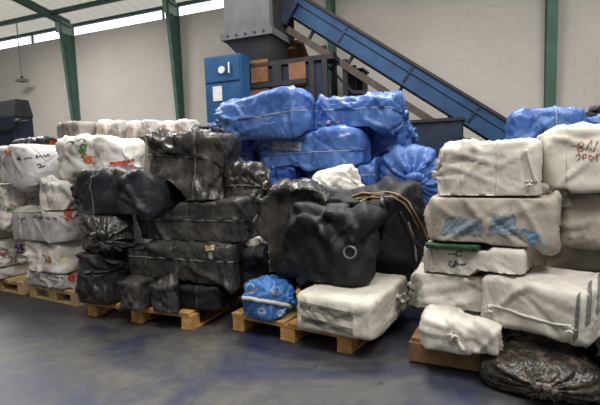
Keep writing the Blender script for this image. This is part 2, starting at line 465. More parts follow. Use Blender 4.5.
def fit_box(rect, Y, D, yaw, z0=None, H=None, L=None, dv=.45):
    """centre, length and height of a box of depth D standing at distance Y that fills a region of the view"""
    x0, y0, x1, y1 = rect
    c = at((x0 + x1) / 2, (y0 + y1) / 2, Y); s = (c - CAM) @ fw / FPX
    Lr = L or .5; Hh = H or .3; R_ = Rz(yaw)
    for it in range(40):
        if z0 is not None: c[2] = z0 + Hh / 2
        q = proj((_CORN * np.array([Lr, D, Hh]) * .5 * np.array([.98, .96, .97])) @ R_.T + c)
        qv = proj((_CORN * np.array([Lr, D * dv, Hh]) * .5 * np.array([.98, .96, .97])) @ R_.T + c)
        a0, a1 = q[:, 0].min(), q[:, 0].max(); b0, b1 = qv[:, 1].min(), qv[:, 1].max()
        if not L: Lr = max(.18, Lr + .6 * s * ((x1 - x0) - (a1 - a0)))
        e = ((x0 + x1) - (a0 + a1)) / 2 * s * .7
        c[0] += e; 
        if z0 is not None:
            if not H: Hh = max(.08, Hh + .6 * s * (b0 - y0))
        else:
            if not H: Hh = max(.08, Hh + .6 * s * ((y1 - y0) - (b1 - b0)))
            c[2] -= ((y0 + y1) - (b0 + b1)) / 2 * s * .7
    return c, Lr, Hh

COUNT = [0]
def bag(name, label, rect, Y, D, yaw=-25, mat='white', ends=('box', 'box'), axis='row', nc=6, lump=.07, crease=.06, pleat=.14, fold=1.0, loose=.07, lift=.045, dv=.45, nf=46, fan=.016,
        tilt=0, roll=0, bend=0, z0=None, taper=0, straps=(), strap_mat='strapw', fine=1.0, cat='bale', group=None, nu=64, nv=88,
        drop=True, body='wrapping', tie='strapw', hard=1.0, H=None, L=None, tie_w=.012):
    COUNT[0] += 1; seed = COUNT[0] * 7 + 11; me_ = COUNT[0] - 1
    ya = rad(yaw); Y = Y * 1.03
    c, Lr, Hh = fit_box(rect, Y, D, ya, z0, H, L, dv)
    Dd = D
    if axis == 'front':            # long axis points out towards the aisle
        ya -= math.pi / 2; Lr, Dd = D, Lr
    R = min(Dd, Hh) / 2
    if PLAN[0]:
        e0, e1 = [{'tie': .42 * R, 'pinch': .16 * R}.get(q, 0) + .02 for q in ends]
        BOXES.append([Rz(ya), c.copy(), np.array([-Lr / 2 - e0, -Dd / 2 - .02, -Hh / 2 - (.0 if z0 is not None else .045)]), np.array([Lr / 2 + e1, Dd / 2 + .02, Hh / 2 + .02]), hard, label, z0 is not None or not drop])
        return None
    c = BOXES[me_][1].copy(); Lr += .02; Dd += .03
    if z0 is not None: PLANES[me_].append((np.array([0, 0, -1.]), -z0, None)); Hh += .02
    elif Hh > .1 and hard <= 4: Hh += .07; c[2] -= .03
    R = min(Dd, Hh) / 2
    pr = half_profile(ends[1], Lr / 2, R); pl = half_profile(ends[0], Lr / 2, R)
    prof = [(-x, r) for x, r in pl[::-1]] + pr[1:]
    prof = np.array(prof); prof[:, 1] *= R
    prof = resample(prof, nu + 2)[1:-1]; px = prof[:, 0]; prr = prof[:, 1] / R
    th = np.linspace(0, 2 * math.pi, 721)
    cs = np.stack([Dd / 2 * np.sign(np.cos(th)) * np.abs(np.cos(th)) ** (2 / nc), Hh / 2 * np.sign(np.sin(th)) * np.abs(np.sin(th)) ** (2 / nc)], 1)
    cs = resample(cs, nv + 1)[:-1]
    ang = np.arctan2(cs[:, 1] / Hh, cs[:, 0] / Dd)
    X = np.repeat(px[:, None], nv, 1); A = np.repeat(ang[None], nu, 0)
    tp = 1 + taper * X / (Lr / 2)
    Yy = prr[:, None] * cs[None, :, 0] * (1 + .5 * (tp - 1)); Zz = prr[:, None] * cs[None, :, 1] * tp
    P = np.stack([X, Yy, Zz], -1)
    def normals(P):
        du = np.gradient(P, axis=0); dv = np.roll(P, -1, 1) - np.roll(P, 1, 1)
        n = np.cross(dv, du); n /= np.maximum(np.linalg.norm(n, axis=-1, keepdims=True), 1e-9); 
        s = np.sign((n * (P * np.array([.3, 1, 1]))).sum(-1).mean()); return n * (s if s else 1)
    N = normals(P)
    if N[:, :, 0][nu - 6].mean() < -.3: N = -N
    rs = np.random.RandomState(seed)
    # big soft lumps
    d = lump * R * 2.2 * pnoise(P / (.8 * (R + .1)) + rs.uniform(0, 50, 3), seed)
    d += lump * R * 1.0 * pnoise(P / (.38 * (R + .1)) + rs.uniform(0, 50, 3), seed + 1)
    P = P + N * d[..., None]; N = normals(P)
    for _ in range(3):
        N = N + .5 * (np.roll(N, 1, 1) + np.roll(N, -1, 1)); N[1:-1] += .5 * (N[2:] + N[:-2]); N /= np.linalg.norm(N, axis=-1, keepdims=True)
    anch = [np.array([sx * Lr * .46, sy * Dd * .46, sz * Hh * .46]) for sx in (-1, 1) for sy in (-1, 1) for sz in (-1, 1)] + [np.array([rs.uniform(-.4, .4) * Lr, -Dd / 2, Hh * .47]) for _ in range(3)]
    for sgn, kind in ((-1, ends[0]), (1, ends[1])):
        if kind in ('tie', 'pinch'): anch += [np.array([sgn * (Lr / 2 - .5 * R), sy * Dd * .3, sz * Hh * .35]) for sy in (-1, 1) for sz in (-1, 1)] * 2
    P = P + N * fan_folds(P, N, rs, anch, int(nf), .18, .25 + .5 * Lr, .030 * fine, fan)[..., None]
    for sgn, kind in ((-1, ends[0]), (1, ends[1])):
        if kind in ('tie', 'pinch'):
            xe = (X * sgn - (Lr / 2 - 1.2 * R)) / (1.2 * R); g = np.clip(xe, 0, 1.3) ** 1.1; kf = 11 + seed % 5
            wob = pnoise(np.stack([np.cos(A) * 1.3 + X * 1.0, np.sin(A) * 1.3, X * 2 + sgn], -1), seed + 50) * 2.6
            pw = np.abs(np.sin(A * kf / 2 + wob)) ** .7 - .55 + .5 * (np.abs(np.sin(A * (kf + 8) / 2 + wob * 1.7)) - .6)
            P = P + N * (pleat * R * pw * g * np.clip(prr, .08, 1)[:, None] * 1.3)[..., None]
    # spare cloth seeded with folds, gathered hard towards tied ends, then relaxed over the core
    mo = np.full((nu, nv), lift); gather = np.ones(nu); sd = .5 * lift * fold * (folds(P, rs, seed + 70, .24 * fine) + .5 * folds(P, rs, seed + 90, .10 * fine)) + .3 * lift
    pin = np.zeros((nu, nv), bool)
    mo *= np.clip(.75 + 1.1 * pnoise(P / .35 + 4.4, seed + 21), .25, 1.4)
    for sgn, kind in ((-1, ends[0]), (1, ends[1])):
        if kind in ('tie', 'pinch'):
            xe = (X * sgn - (Lr / 2 - 1.2 * R)) / (1.2 * R)
            g = np.clip(xe, 0, 1.3) ** 1.1
            kf = 11 + seed % 5
            wob = pnoise(np.stack([np.cos(A) * 1.3 + X * 1.0, np.sin(A) * 1.3, X * 2 + sgn], -1), seed + 50) * 2.6
            pw = np.abs(np.sin(A * kf / 2 + wob)) ** .7 + .5 * np.abs(np.sin(A * (kf + 8) / 2 + wob * 1.7))
            rr = np.clip(prr, .08, 1)[:, None]
            sd = sd + pleat * R * pw * g * rr * 1.1
            mo = mo + g * rr * pleat * R * 2.4
            gather = gather * (1 + g[:, 0] * np.clip(1 / np.maximum(prr, .3) - 1, 0, 1.6) * .55)
            i = int(np.argmin(np.abs(px * sgn - (Lr / 2 + .03 * R)))); mo[i] = .004
    for s_ in straps:
        if s_[0] == 'ring':
            i = int(np.argmin(np.abs(px - s_[1] * Lr / 2)))
            mo[i] = .004; mo[max(i - 1, 0)] *= .5; mo[min(i + 1, nu - 1)] *= .5
        elif s_[0] == 'long':
            j = int(np.argmin(np.abs(((ang - rad(s_[1])) + math.pi) % (2 * math.pi) - math.pi))); mo[:, j] = .005
    P2 = drape(P, N, loose, mo, sd, pin, gather)
    N2 = normals(P2)
    S = (P @ np.linalg.qr(rs.normal(size=(3, 3)))[0]) * np.array([1.0, .55, 1.5]) / (.15 * fine)
    P2 = P2 + N2 * (crease * .05 * (ridged(S + rs.uniform(0, 40, 3), seed + 5) - .25))[..., None]
    P2[..., 2] += bend * (P2[..., 0] / (Lr / 2)) ** 2
    Rm = Rz(ya) @ Ry(rad(tilt)) @ Rx(rad(roll))
    poleL = np.array([P2[0].mean(0) - np.array([.0, 0, 0])]); poleR = np.array([P2[-1].mean(0)])
    V = np.concatenate([P2.reshape(-1, 3), poleL, poleR]) @ Rm.T + c
    Fc = []
    for i in range(nu - 1):
        for j in range(nv):
            Fc.append((i * nv + j, i * nv + (j + 1) % nv, (i + 1) * nv + (j + 1) % nv, (i + 1) * nv + j))
    nP = nu * nv
    for j in range(nv):
        Fc.append((nP, (j + 1) % nv, j)); Fc.append((nP + 1, (nu - 1) * nv + j, (nu - 1) * nv + (j + 1) % nv))
    # orientation check
    a, b_, c_, _ = [V[k] for k in Fc[(nu // 2) * nv + 3]]
    fn = np.cross(b_ - a, c_ - a)
    if fn @ (a - c) < 0: Fc = [f[::-1] for f in Fc]
    press(V, me_)
    b = Bag(); b.grid = V[:nP].reshape(nu, nv, 3); b.V = V; b.F = Fc; b.nu, b.nv = nu, nv; b.px = px; b.ang = ang; b.L = Lr; b.R = R; b.D = Dd; b.H = Hh
    b.rot = Rz(ya); b.origin = np.array([c[0], c[1], V[:, 2].min()]); b.c = c; b.Rm = Rm
    b.tree = BVHTree.FromPolygons([tuple(p) for p in V], Fc)
    b.root = empty(name, b.origin, b.rot)
    tag(b.root, label, cat, group)
    b.body = link(body, (V - b.origin) @ b.rot, Fc, M[mat] if isinstance(mat, str) else mat, b.root)
    # parts: straps ('ring', fraction) around the bag / ('long', angle) along it
    n = np.zeros_like(b.grid)
    du = np.gradient(b.grid, axis=0); dv = np.roll(b.grid, -1, 1) - np.roll(b.grid, 1, 1)
    n = np.cross(dv, du); n /= np.maximum(np.linalg.norm(n, axis=-1, keepdims=True), 1e-9)
    if ((b.grid - c) * n).sum(-1).mean() < 0: n = -n
    b.n = n
    for s in straps:
        kind, val = s[0], s[1]; w = s[2] if len(s) > 2 else .009
        if kind == 'ring':
            i = int(np.argmin(np.abs(px - val * Lr / 2))); pts = [b.grid[i, j] for j in range(nv)] + [b.grid[i, 0]]; ns = [n[i, j] for j in range(nv)] + [n[i, 0]]
        else:
            j = int(np.argmin(np.abs(((ang - rad(val)) + math.pi) % (2 * math.pi) - math.pi))); pts = [b.grid[i, j] for i in range(4, nu - 4)]; ns = [n[i, j] for i in range(4, nu - 4)]
        ribbon(b, pts, ns, w, M[s[3] if len(s) > 3 else strap_mat], 'strap')
    for sgn, kind in ((-1, ends[0]), (1, ends[1])):
        if kind in ('tie', 'pinch') and tie:
            i = int(np.argmin(np.abs(px * sgn - (Lr / 2 + .05 * R))))
            ribbon(b, [b.grid[i, j] for j in range(nv)] + [b.grid[i, 0]], [n[i, j] for j in range(nv)] + [n[i, 0]], tie_w * 1.6, M[tie], 'tie_cord', h=tie_w)
    return b

def ribbon(b, pts, ns, w, mat, name, h=.004, off=.0015, label=None):
    pts = np.array(pts); ns = np.array(ns)
    if len(pts) < 2: return None
    d = np.gradient(pts, axis=0); s = np.cross(d, ns); s /= np.maximum(np.linalg.norm(s, axis=1, keepdims=True), 1e-9)
    V, Fc = [], []
    for p, q, nn in zip(pts, s, ns):
        V += [p - q * w / 2 - nn * .002, p - q * w / 3 + nn * (off + h), p + q * w / 3 + nn * (off + h), p + q * w / 2 - nn * .002]
    for i in range(len(pts) - 1):
        for k in range(3): Fc.append((i * 4 + k, i * 4 + k + 1, i * 4 + k + 5, i * 4 + k + 4))
    o = link(name, (np.array(V) - b.origin) @ b.rot, Fc, mat, b.root)
    if label: o['label'] = label
    return o

def hit(b, px, py):
    r = ray(px, py); r = r / np.linalg.norm(r)
    h = b.tree.ray_cast(Vector(CAM), Vector(r))
    return (np.array(h[0]), np.array(h[1])) if h[0] is not None else None

def stroke_vf(b, pix, w, off=.003):
    P = np.array(pix, float); L = np.linalg.norm(np.diff(P, axis=0), axis=1).sum()
    P = resample(P, max(int(L / .7), 3)); hs = [hit(b, *p) for p in P]; hs = [h for h in hs if h]
    if len(hs) < 2: return [], []
    pts = np.array([h[0] for h in hs]); ns = np.array([h[1] for h in hs])
    d = np.gradient(pts, axis=0); s = np.cross(d, ns); s /= np.maximum(np.linalg.norm(s, axis=1, keepdims=True), 1e-9)
    V, Fc = [], []
    for p, q, nn in zip(pts, s, ns): V += [p - q * w / 2 + nn * off, p + q * w / 2 + nn * off]
    for i in range(len(pts) - 1):
        if np.linalg.norm(pts[i + 1] - pts[i]) < .12: Fc.append((2 * i, 2 * i + 1, 2 * i + 3, 2 * i + 2))
    return V, Fc

def strokes(b, name, lines, w, mat, label=None):
    """ink lines lying on the surface of a bag: one mesh for one piece of writing"""
    if b is None: return
    V, Fc = [], []
    for l in lines:
        v, f = stroke_vf(b, l, w); k = len(V); V += list(v); Fc += [tuple(i + k for i in q) for q in f]
    if not V: print('STROKE MISSED', name); return
    o = link(name, (np.array(V) - b.origin) @ b.rot, Fc, M[mat], b.root)
    if label: o['label'] = label
    return o

def cord(b, name, pix, r, mat, label=None, lift=.6):
    """a round cord lying on the bag"""
    if b is None: return
    P = np.array(pix, float); L = np.linalg.norm(np.diff(P, axis=0), axis=1).sum()
    P = resample(P, max(int(L / 1.5), 3)); hs = [hit(b, *p) for p in P]; hs = [h for h in hs if h]
    if len(hs) < 3: print('CORD MISSED', name); return
    pts = np.array([h[0] + h[1] * r * lift for h in hs])
    for _ in range(2): pts[1:-1] = (pts[:-2] + 2 * pts[1:-1] + pts[2:]) / 4
    v, f = tube_vf(pts, r, 8)
    o = link(name, (np.array(v) - b.origin) @ b.rot, f, M[mat], b.root)
    if label: o['label'] = label
    return o

def patch(b, name, quad, mat, label=None, n=22, ragged=0.0, off=.004, seed=1):
    """printed area on the surface: quad in picture order tl, tr, br, bl"""
    if b is None: return
    tl, tr, br, bl = [np.array(q, float) for q in quad]
    V, idx, Fc = [], {}, []
    for i in range(n + 1):
        for j in range(n + 1):
            u, v = j / n, i / n
            p = (tl * (1 - u) + tr * u) * (1 - v) + (bl * (1 - u) + br * u) * v
            h = hit(b, *p)
            if h is None: continue
            if ragged:
                q = np.array([[u * 3.2, v * 3.2, seed * 3.7]]); e = min(u, 1 - u, v, 1 - v)
                val = pnoise(q, seed)[0] * 1.2 + .6 * pnoise(q * 2.3, seed + 4)[0] + min(e * 4, 1) * .55 - ragged
                if val < 0: continue
            idx[i, j] = len(V); V.append(h[0] + h[1] * off)
    for i in range(n):
        for j in range(n):
            q = [(i, j), (i, j + 1), (i + 1, j + 1), (i + 1, j)]
            if all(k in idx for k in q):
                f = [idx[k] for k in q]
                if max(np.linalg.norm(V[f[0]] - V[f[k]]) for k in (1, 2, 3)) < .12: Fc.append(tuple(f))
    if not Fc: print('PATCH MISSED', name); return
    o = link(name, (np.array(V) - b.origin) @ b.rot, Fc, M[mat], b.root)
    if label: o['label'] = label
    return o

def tuft(b, name, px, py, size, mat, label=None, seed=3):
    """a small gathered end of cloth sticking out of the surface"""
    if b is None: return
    h = hit(b, px, py)
    if h is None: print('TUFT MISSED', name); return
    p, n = h; n = n / np.linalg.norm(n); rs = np.random.RandomState(seed)
    a = np.cross(n, (0.1, .2, 1)); a /= np.linalg.norm(a); c = np.cross(n, a)
    V, Fc = [], []
    prof = [(.55, -.15), (.36, .1), (.24, .3), (.34, .55), (.62, .85), (.85, 1.05), (.6, .95), (.2, .8)]
    m_ = 28
    for (r, z) in prof:
        for k in range(m_):
            t = 2 * math.pi * k / m_; w = 1 + .28 * math.sin(5 * t + seed) * (.3 + max(z, 0)) + .2 * math.sin(9 * t + 2 * seed) * max(z, 0)
            V.append(p + n * size * (z + .12 * math.sin(3 * t + seed) * max(z, 0)) + size * r * w * (math.cos(t) * a + .65 * math.sin(t) * c) - np.array([0, 0, .35]) * size * max(z, 0))
    for i in range(len(prof) - 1):
        for k in range(m_): Fc.append((i * m_ + k, i * m_ + (k + 1) % m_, (i + 1) * m_ + (k + 1) % m_, (i + 1) * m_ + k))
    Fc.append(tuple((len(prof) - 1) * m_ + k for k in range(m_)))
    o = link(name, (np.array(V) - b.origin) @ b.rot, Fc, M[mat], b.root)
    if label: o['label'] = label
    return o


# ------------------------------------------------------------------ the setting (wall frame: x along the wall, y away from the room)
UA = rad(-22.0)
WR = Rz(UA); W0 = np.array([-.4764 * 15, 15.0, 0.0])
def wp(px, py, yl):
    """where the view ray meets the vertical plane yl behind (+) or in front of (-) the wall face -> wall-frame coordinates"""
    r = ray(px, py); nrm = WR[:, 1]
    t = (yl - (CAM - W0) @ nrm) / (r @ nrm)
    return (CAM + r * t - W0) @ WR
def wall_empty(name, local=(0, 0, 0)):
    return empty(name, W0 + WR @ np.array(local, float), WR)
def wall_obj(name, vf, mat, smooth=False):
    v, f = vf
    return link(name, np.array(v) @ WR.T + W0, f, mat, None, W0, WR, smooth)

ZT = (wp(66, 36, 0)[2] + wp(166, 21, 0)[2]) / 2
print('wall top', wp(66, 36, 0), wp(166, 21, 0), ZT)
tag(link('floor', *[[(-40, -30, 0), (40, -30, 0), (40, 40, 0), (-40, 40, 0)], [(0, 1, 2, 3)]], M['floor'], smooth=False), None, None, kind='structure')
tag(wall_obj('wall_back', box_vf(-9, 26, 0, .25, 0, ZT), M['wall']), None, None, kind='structure')
# roof sheet, corrugated along its slope, two pitches
V, Fc = [], []
nx = 36 * 12
RS = math.tan(rad(9)); GAP = .38
for i in range(nx + 1):
    x = -10 + i / 12
    for y in (.35, -9.0, -23.0):
        V.append((x, y, ZT + GAP + .1 + RS * (.25 - (y if y > -10 else -3)) + .045 * math.sin(i * math.pi / 2 + .4)))
for i in range(nx): Fc += [(3 * i, 3 * i + 1, 3 * i + 4, 3 * i + 3), (3 * i + 1, 3 * i + 2, 3 * i + 5, 3 * i + 4)]
tag(wall_obj('ceiling', (V, Fc), M['roof']), None, None, kind='structure')
tag(wall_obj('wall_left', box_vf(-9.25, -9, -22, .25, 0, ZT + 2.2), M['wall']), None, None, kind='structure')
tag(wall_obj('wall_right', box_vf(26, 26.25, -22, .25, 0, ZT + 2.2), M['wall']), None, None, kind='structure')
tag(wall_obj('wall_front', box_vf(-9, 26, -22.25, -22, 0, ZT + 2.2), M['wall']), None, None, kind='structure')
# clerestory window strip between wall head and roof
mt, nt, b = new_mat('window pane'); b.inputs['Base Color'].default_value = (.95, .97, 1, 1); b.inputs['Roughness'].default_value = .05
tr = nt.nodes.new('ShaderNodeBsdfTransparent'); mxs = nt.nodes.new('ShaderNodeMixShader'); mxs.inputs['Fac'].default_value = .08
nt.links.new(tr.outputs[0], mxs.inputs[1]); nt.links.new(b.outputs[0], mxs.inputs[2]); nt.links.new(mxs.outputs[0], nt.nodes['Material Output'].inputs['Surface'])
M['pane'] = mt
win = wall_obj('window_1', join_vf(box_vf(-9, 26, .08, .16, ZT, ZT + .05), box_vf(-9, 26, .06, .18, ZT + GAP - .04, ZT + GAP + .04), *[box_vf(x - .02, x + .02, .08, .16, ZT, ZT + GAP) for x in np.arange(-7.5, 26, 5.5)]), M['greensteel'])
tag(win, None, None, kind='structure')
part('pane', win, *box_vf(-9, 26, .115, .125, ZT + .05, ZT + GAP - .04), M['pane'])

# tapered steel columns against the wall
COLS = [(0, 'tapered green steel column furthest left, rising behind the grey carton'), (182.5, 'tapered green steel column left of the grey hopper'),
        (336, 'green steel column partly hidden behind the blue conveyor'), (549, 'straight-looking green steel column on the wall at the right')]
for i_, x, lab in [(i, 0 if i == 0 else wp(i, 100, 0)[0], l) for i, l in COLS]:
    if lab is None: continue
    r = wall_empty('steel_column', (x, 0, 0))
    tag(r, lab, 'column', 'green steel columns along the back wall')
    d0, d1, hh = .06, .50, ZT + GAP
    w = .055 if i_ != 549 else .10
    # web
    v = [(s * .012, y, z) for s in (-1, 1) for (y, z) in ((0, 0), (-d0, 0), (-d1, hh), (0, hh))]
    f = [(0, 1, 2, 3), (7, 6, 5, 4), (0, 4, 5, 1), (1, 5, 6, 2), (2, 6, 7, 3), (3, 7, 4, 0)]
    part('web', r, v, f, M['greensteel'])
    part('back_flange', r, *box_vf(-w, w, -.02, 0, 0, hh), M['greensteel'])
    v = [(s * w, y - t, z) for s in (-1, 1) for (y, z) in ((-d0, 0), (-d1, hh)) for t in (0, .02)]
    f = [(0, 1, 3, 2), (4, 6, 7, 5), (0, 2, 6, 4), (1, 5, 7, 3), (2, 3, 7, 6), (0, 4, 5, 1)]
    part('front_flange', r, v, f, M['greensteel'])
    # paler splice plate at the haunch, bolted to the web
    zz = ZT - .05; y1 = d0 + (d1 - d0) * zz / hh
    sp = part('splice_plate', r, *box_vf(-.03, .03, -y1 - .16, -.02, ZT - .02, hh), M['greenplate'], 'paler splice plate at the head of the column')
    for k in range(3):
        part('bolt', sp, *tube_vf([(.03, -.12 - .17 * k, ZT - .03), (.055, -.12 - .17 * k, ZT - .03)], .025, 6), M['darksteel'])
    # roof rafter carried by the column
    r2 = wall_empty('roof_rafter', (x, 0, ZT))
    tag(r2, lab.replace('tapered ', '').replace('straight-looking ', '').replace('green steel column', 'green steel roof rafter above the column', 1), 'rafter', 'roof rafters')
    v, f = bar_vf((0, -.1, .36), (0, -5.4, .36 + 5.3 * RS), .03, .22); part('web', r2, v, f, M['greensteel'])
    v, f = bar_vf((0, -.1, .24), (0, -5.4, .24 + 5.3 * RS), .14, .02); part('flange', r2, v, f, M['greensteel'])
for k, (y, lab) in enumerate(((-.75, 'green roof purlin nearest the window strip'), (-2.1, 'green roof purlin one bay in from the window strip'), (-3.5, 'green roof purlin highest at the top left corner'))):
    z = ZT + GAP + .06 + RS * (.25 - y)
    r = wall_empty('roof_purlin', (-2, y, z))
    tag(r, lab, 'purlin', 'roof purlins')
    part('web', r, *box_vf(-7, 20, -.01, .01, -.12, .0), M['greensteel']); part('flange', r, *box_vf(-7, 20, -.05, .05, -.14, -.12), M['greensteel'])

# hanging lamp on a cable at the left
p = wp(22, 80, -.5); p0 = wp(20, 30, -.5)
r = wall_empty('hanging_lamp', p); tag(r, 'small grey lamp hanging on a long cable against the left wall', 'lamp')
zt = ZT + GAP + .1 + RS * (.25 + .5) - p[2]
part('cable', r, *tube_vf([(-.02, 0, zt), (-.03, 0, 1.1), (0, 0, .1)], .018, 6), M['lampgrey'])
lh = part('lamp_housing', r, *box_vf(-.17, .17, -.12, .12, -.06, .03, .015), M['lampgrey'])
part('hook', lh, *tube_vf([(0, 0, .12), (0, 0, .03)], .045, 8), M['darksteel'])

# ------------------------------------------------------------------ machinery in front of the wall
def wbox(px0, px1, py_top, yl, depth, z0=0.0, py_bot=None):
    a = wp(px0, py_top, yl); c = wp(px1, py_top, yl); mid = wp((px0 + px1) / 2, py_top, yl)
    zb = z0 if py_bot is None else wp((px0 + px1) / 2, py_bot, yl)[2]
    return a[0], c[0], yl, yl + depth, zb, mid[2]
# blue inclined conveyor
YC = -2.7
pa = wp(262, -15, YC); pb = wp(400, 70, YC); d = pb - pa; d /= np.linalg.norm(d)
pe = wp(516, 137, YC); Lc = (pe - pa) @ d
r = wall_empty('conveyor', pa); tag(r, 'blue inclined belt conveyor rising to the grey hopper', 'conveyor')
up = np.array([-d[2], 0, d[0]])
def cv(s, y, u): return np.array([d[0] * s, y, d[2] * s]) + up * u * 1.0
def cbar(s0, s1, y0, y1, u0, u1):
    return [tuple(cv(s, y, u)) for s in (s0, s1) for y in (y0, y1) for u in (u0, u1)], [(0, 1, 3, 2), (4, 6, 7, 5), (0, 4, 5, 1), (2, 3, 7, 6), (0, 2, 6, 4), (1, 5, 7, 3)]
hw = .19
part('side_panel', r, *cbar(0, Lc, 0, .03, -hw, hw), M['convblue'])
part('side_panel', r, *cbar(0, Lc, .72, .75, -hw, hw), M['convblue'])
part('belt', r, *cbar(-.1, Lc + .1, .03, .72, .02, .06), M['belt'])
part('return_belt', r, *cbar(-.1, Lc, .05, .70, -hw - .03, -hw + .01), M['belt'])
part('edge_rail', r, *cbar(-.1, Lc + .05, -.04, .05, hw, hw + .05), M['belt'])
part('edge_rail', r, *cbar(-.1, Lc + .05, .70, .79, hw, hw + .05), M['belt'])
part('flange', r, *cbar(0, Lc, -.05, 0, -hw - .012, -hw + .012), M['convblue'])
part('flange', r, *cbar(0, Lc, -.03, 0, .05, .075), M['convblue'])
for s in (.12, .36, .62, .86):
    part('panel_seam', r, *cbar(Lc * s - .02, Lc * s + .02, -.02, 0, -hw, hw), M['navysteel'])
for yy in (.0, .68):
    part('frame_beam', r, *cbar(.9, Lc + .2, yy + .03, yy + .12, -hw - .33, -hw - .20), M['beam'], 'brown grey frame beam')
for s in (.25, .42, .62, .8):
    part('strut', r, *cbar(Lc * s, Lc * s + .05, .05, .11, -hw - .25, -hw), M['darksteel'])
for px in (324, 345, 470):
    q = wp(px, 60, YC + .1) - pa; s = q[0] / d[0]; top = cv(s, .1, -hw - .35)
    for yy in (.06, .70):
        part('leg', r, *box_vf(q[0] - .045, q[0] + .045, yy, yy + .09, -pa[2], top[2]), M['darksteel'])
q0 = wp(323, 62, YC) - pa; q1 = wp(352, 92, YC) - pa
part('brace', r, *bar_vf((q0[0], .1, q0[2]), (q1[0], .1, q1[2]), .05, .05), M['darksteel'])
part('brace', r, *bar_vf(wp(352, 92, YC) - pa, wp(372, 92, YC) - pa, .05, .06), M['darksteel'])
part('drive_guard', r, *cbar(.35, .95, -.12, -.03, -hw - .22, hw - .12), M['navysteel'], 'dark drive guard')

# grey hopper
a = wp(225, 32, -3.3); c = wp(270, 30, -3.3); x0, x1 = a[0], c[0]; y0, y1 = -3.3, -2.1
zf = (a[2] + c[2]) / 2; zb = wp(258, 61, -3.2)[2]
r = wall_empty('hopper', (x0, y0, zb)); tag(r, 'grey steel hopper standing above the blue cabinet', 'hopper')
wd, dp = x1 - x0, y1 - y0; zz = zf - zb
part('upper_chute', r, *join_vf(box_vf(0, wd, 0, .02, zz, zz + 1.3), box_vf(0, wd, dp - .02, dp, zz, zz + 1.3), box_vf(0, .02, .02, dp - .02, zz, zz + 1.3), box_vf(wd - .02, wd, .02, dp - .02, zz, zz + 1.3)), M['hopper'])
fl = part('flange', r, *join_vf(box_vf(-.07, wd + .07, -.07, dp + .07, zz - .13, zz)), M['hopper'], 'bolted flange ring')
v = [(-.02, -.02, zz - .13), (wd + .02, -.02, zz - .13), (wd + .02, dp + .02, zz - .13), (-.02, dp + .02, zz - .13), (.33, .25, 0), (wd - .18, .25, 0), (wd - .18, dp - .25, 0), (.33, dp - .25, 0)]
part('lower_cone', r, v, [(0, 1, 5, 4), (1, 2, 6, 5), (2, 3, 7, 6), (3, 0, 4, 7), (4, 5, 6, 7), (3, 2, 1, 0)], M['hopperdark'])
for k in range(5): part('bolt', fl, *tube_vf([(.1 + k * (wd - .2) / 4, -.07, zz - .065), (.1 + k * (wd - .2) / 4, -.095, zz - .065)], .022, 6), M['darksteel'])
part('bracket', r, *box_vf(wd, wd + .05, .15, dp - .1, zz - .1, zz + .9), M['darksteel'], 'dark side bracket')
part('rusty_chute', r, *bar_vf((wd + .1, dp - .3, zz - .12), (wd + .08, dp + .25, zz - .52), .35, .25), M['rust'], 'rust brown side chute')

# blue cabinet
x0, x1, y0, y1, z0, z1 = wbox(203, 240, 55, -3.6, .40)
r = wall_empty('control_cabinet', (x0, y0, 0)); tag(r, 'tall blue steel cabinet below the grey hopper', 'cabinet')
wd = x1 - x0
part('body', r, *box_vf(0, wd, .02, .36, 0, z1, .015), M['cabblue'])
zm = wp(222, 83, -3.6)[2]
ud = part('upper_door', r, *box_vf(.03, wd - .03, 0, .02, zm + .03, z1 - .04, .006), M['cabblue'])
ld = part('lower_door', r, *box_vf(.03, wd - .03, 0, .02, .08, zm - .06, .006), M['cabblue'])
part('handle', ud, *tube_vf([(wd * .72, -.05, z1 - .16), (wd * .72, -.05, z1 - .36)], .022, 8), M['steel'], 'bright handle')
lx = wp(218, 100, -3.6) - np.array([x0, y0, 0])
gx = wp(222, 70, -3.6) - np.array([x0, y0, 0])
part('gauge', ud, *tube_vf([(gx[0], -.03, gx[2]), (gx[0], 0, gx[2])], .07, 16), M['paper'], 'pale round gauge')
part('notice', ld, *box_vf(lx[0] - .1, lx[0] + .1, -.012, 0, lx[2] - .02, lx[2] + .26), M['paper'], 'white paper notice')

# dark press frame with brown panels
x0, x1, y0, y1, z0, z1 = wbox(243, 333, 60, -3.15, .40)
r = wall_empty('press_frame', (x0, y0, 0)); tag(r, 'dark press frame with rusty brown panels right of the blue cabinet', 'machine')
O = np.array([x0, y0, 0]); wd = x1 - x0
part('body', r, *box_vf(0, wp(320, 70, -3.2)[0] - x0, .05, .42, 0, z1 - .06), M['navysteel'])
part('top_beam', r, *box_vf(0, wd, 0, .42, z1 - .07, z1 + .02), M['darksteel'])
for (a0, a1, b0, b1) in ((250, 266, 58, 83), (288, 304, 60, 86), (239, 268, 87, 102)):
    p = wp(a0, b1, -3.2) - O; q = wp(a1, b0, -3.2) - O
    part('panel', r, *box_vf(p[0], q[0], .0, .05, p[2], q[2], .01), M['brownpanel'], 'rusty brown panel')
p = wp(240, 86, -3.2) - O; part('cross_rail', r, *box_vf(.03, wp(306, 86, -3.2)[0] - x0, -.03, .05, p[2] - .07, p[2] + .02), M['darksteel'])
for px in (308, 321):
    p = wp(px, 70, -3.2) - O; part('post', r, *box_vf(p[0], p[0] + .10, .0, .1, 0, z1 - .07), M['darksteel'])
p = wp(276, 70, -3.2) - O; part('post', r, *box_vf(p[0] - .09, p[0] + .09, -.02, .05, 0, z1 - .07), M['darksteel'])

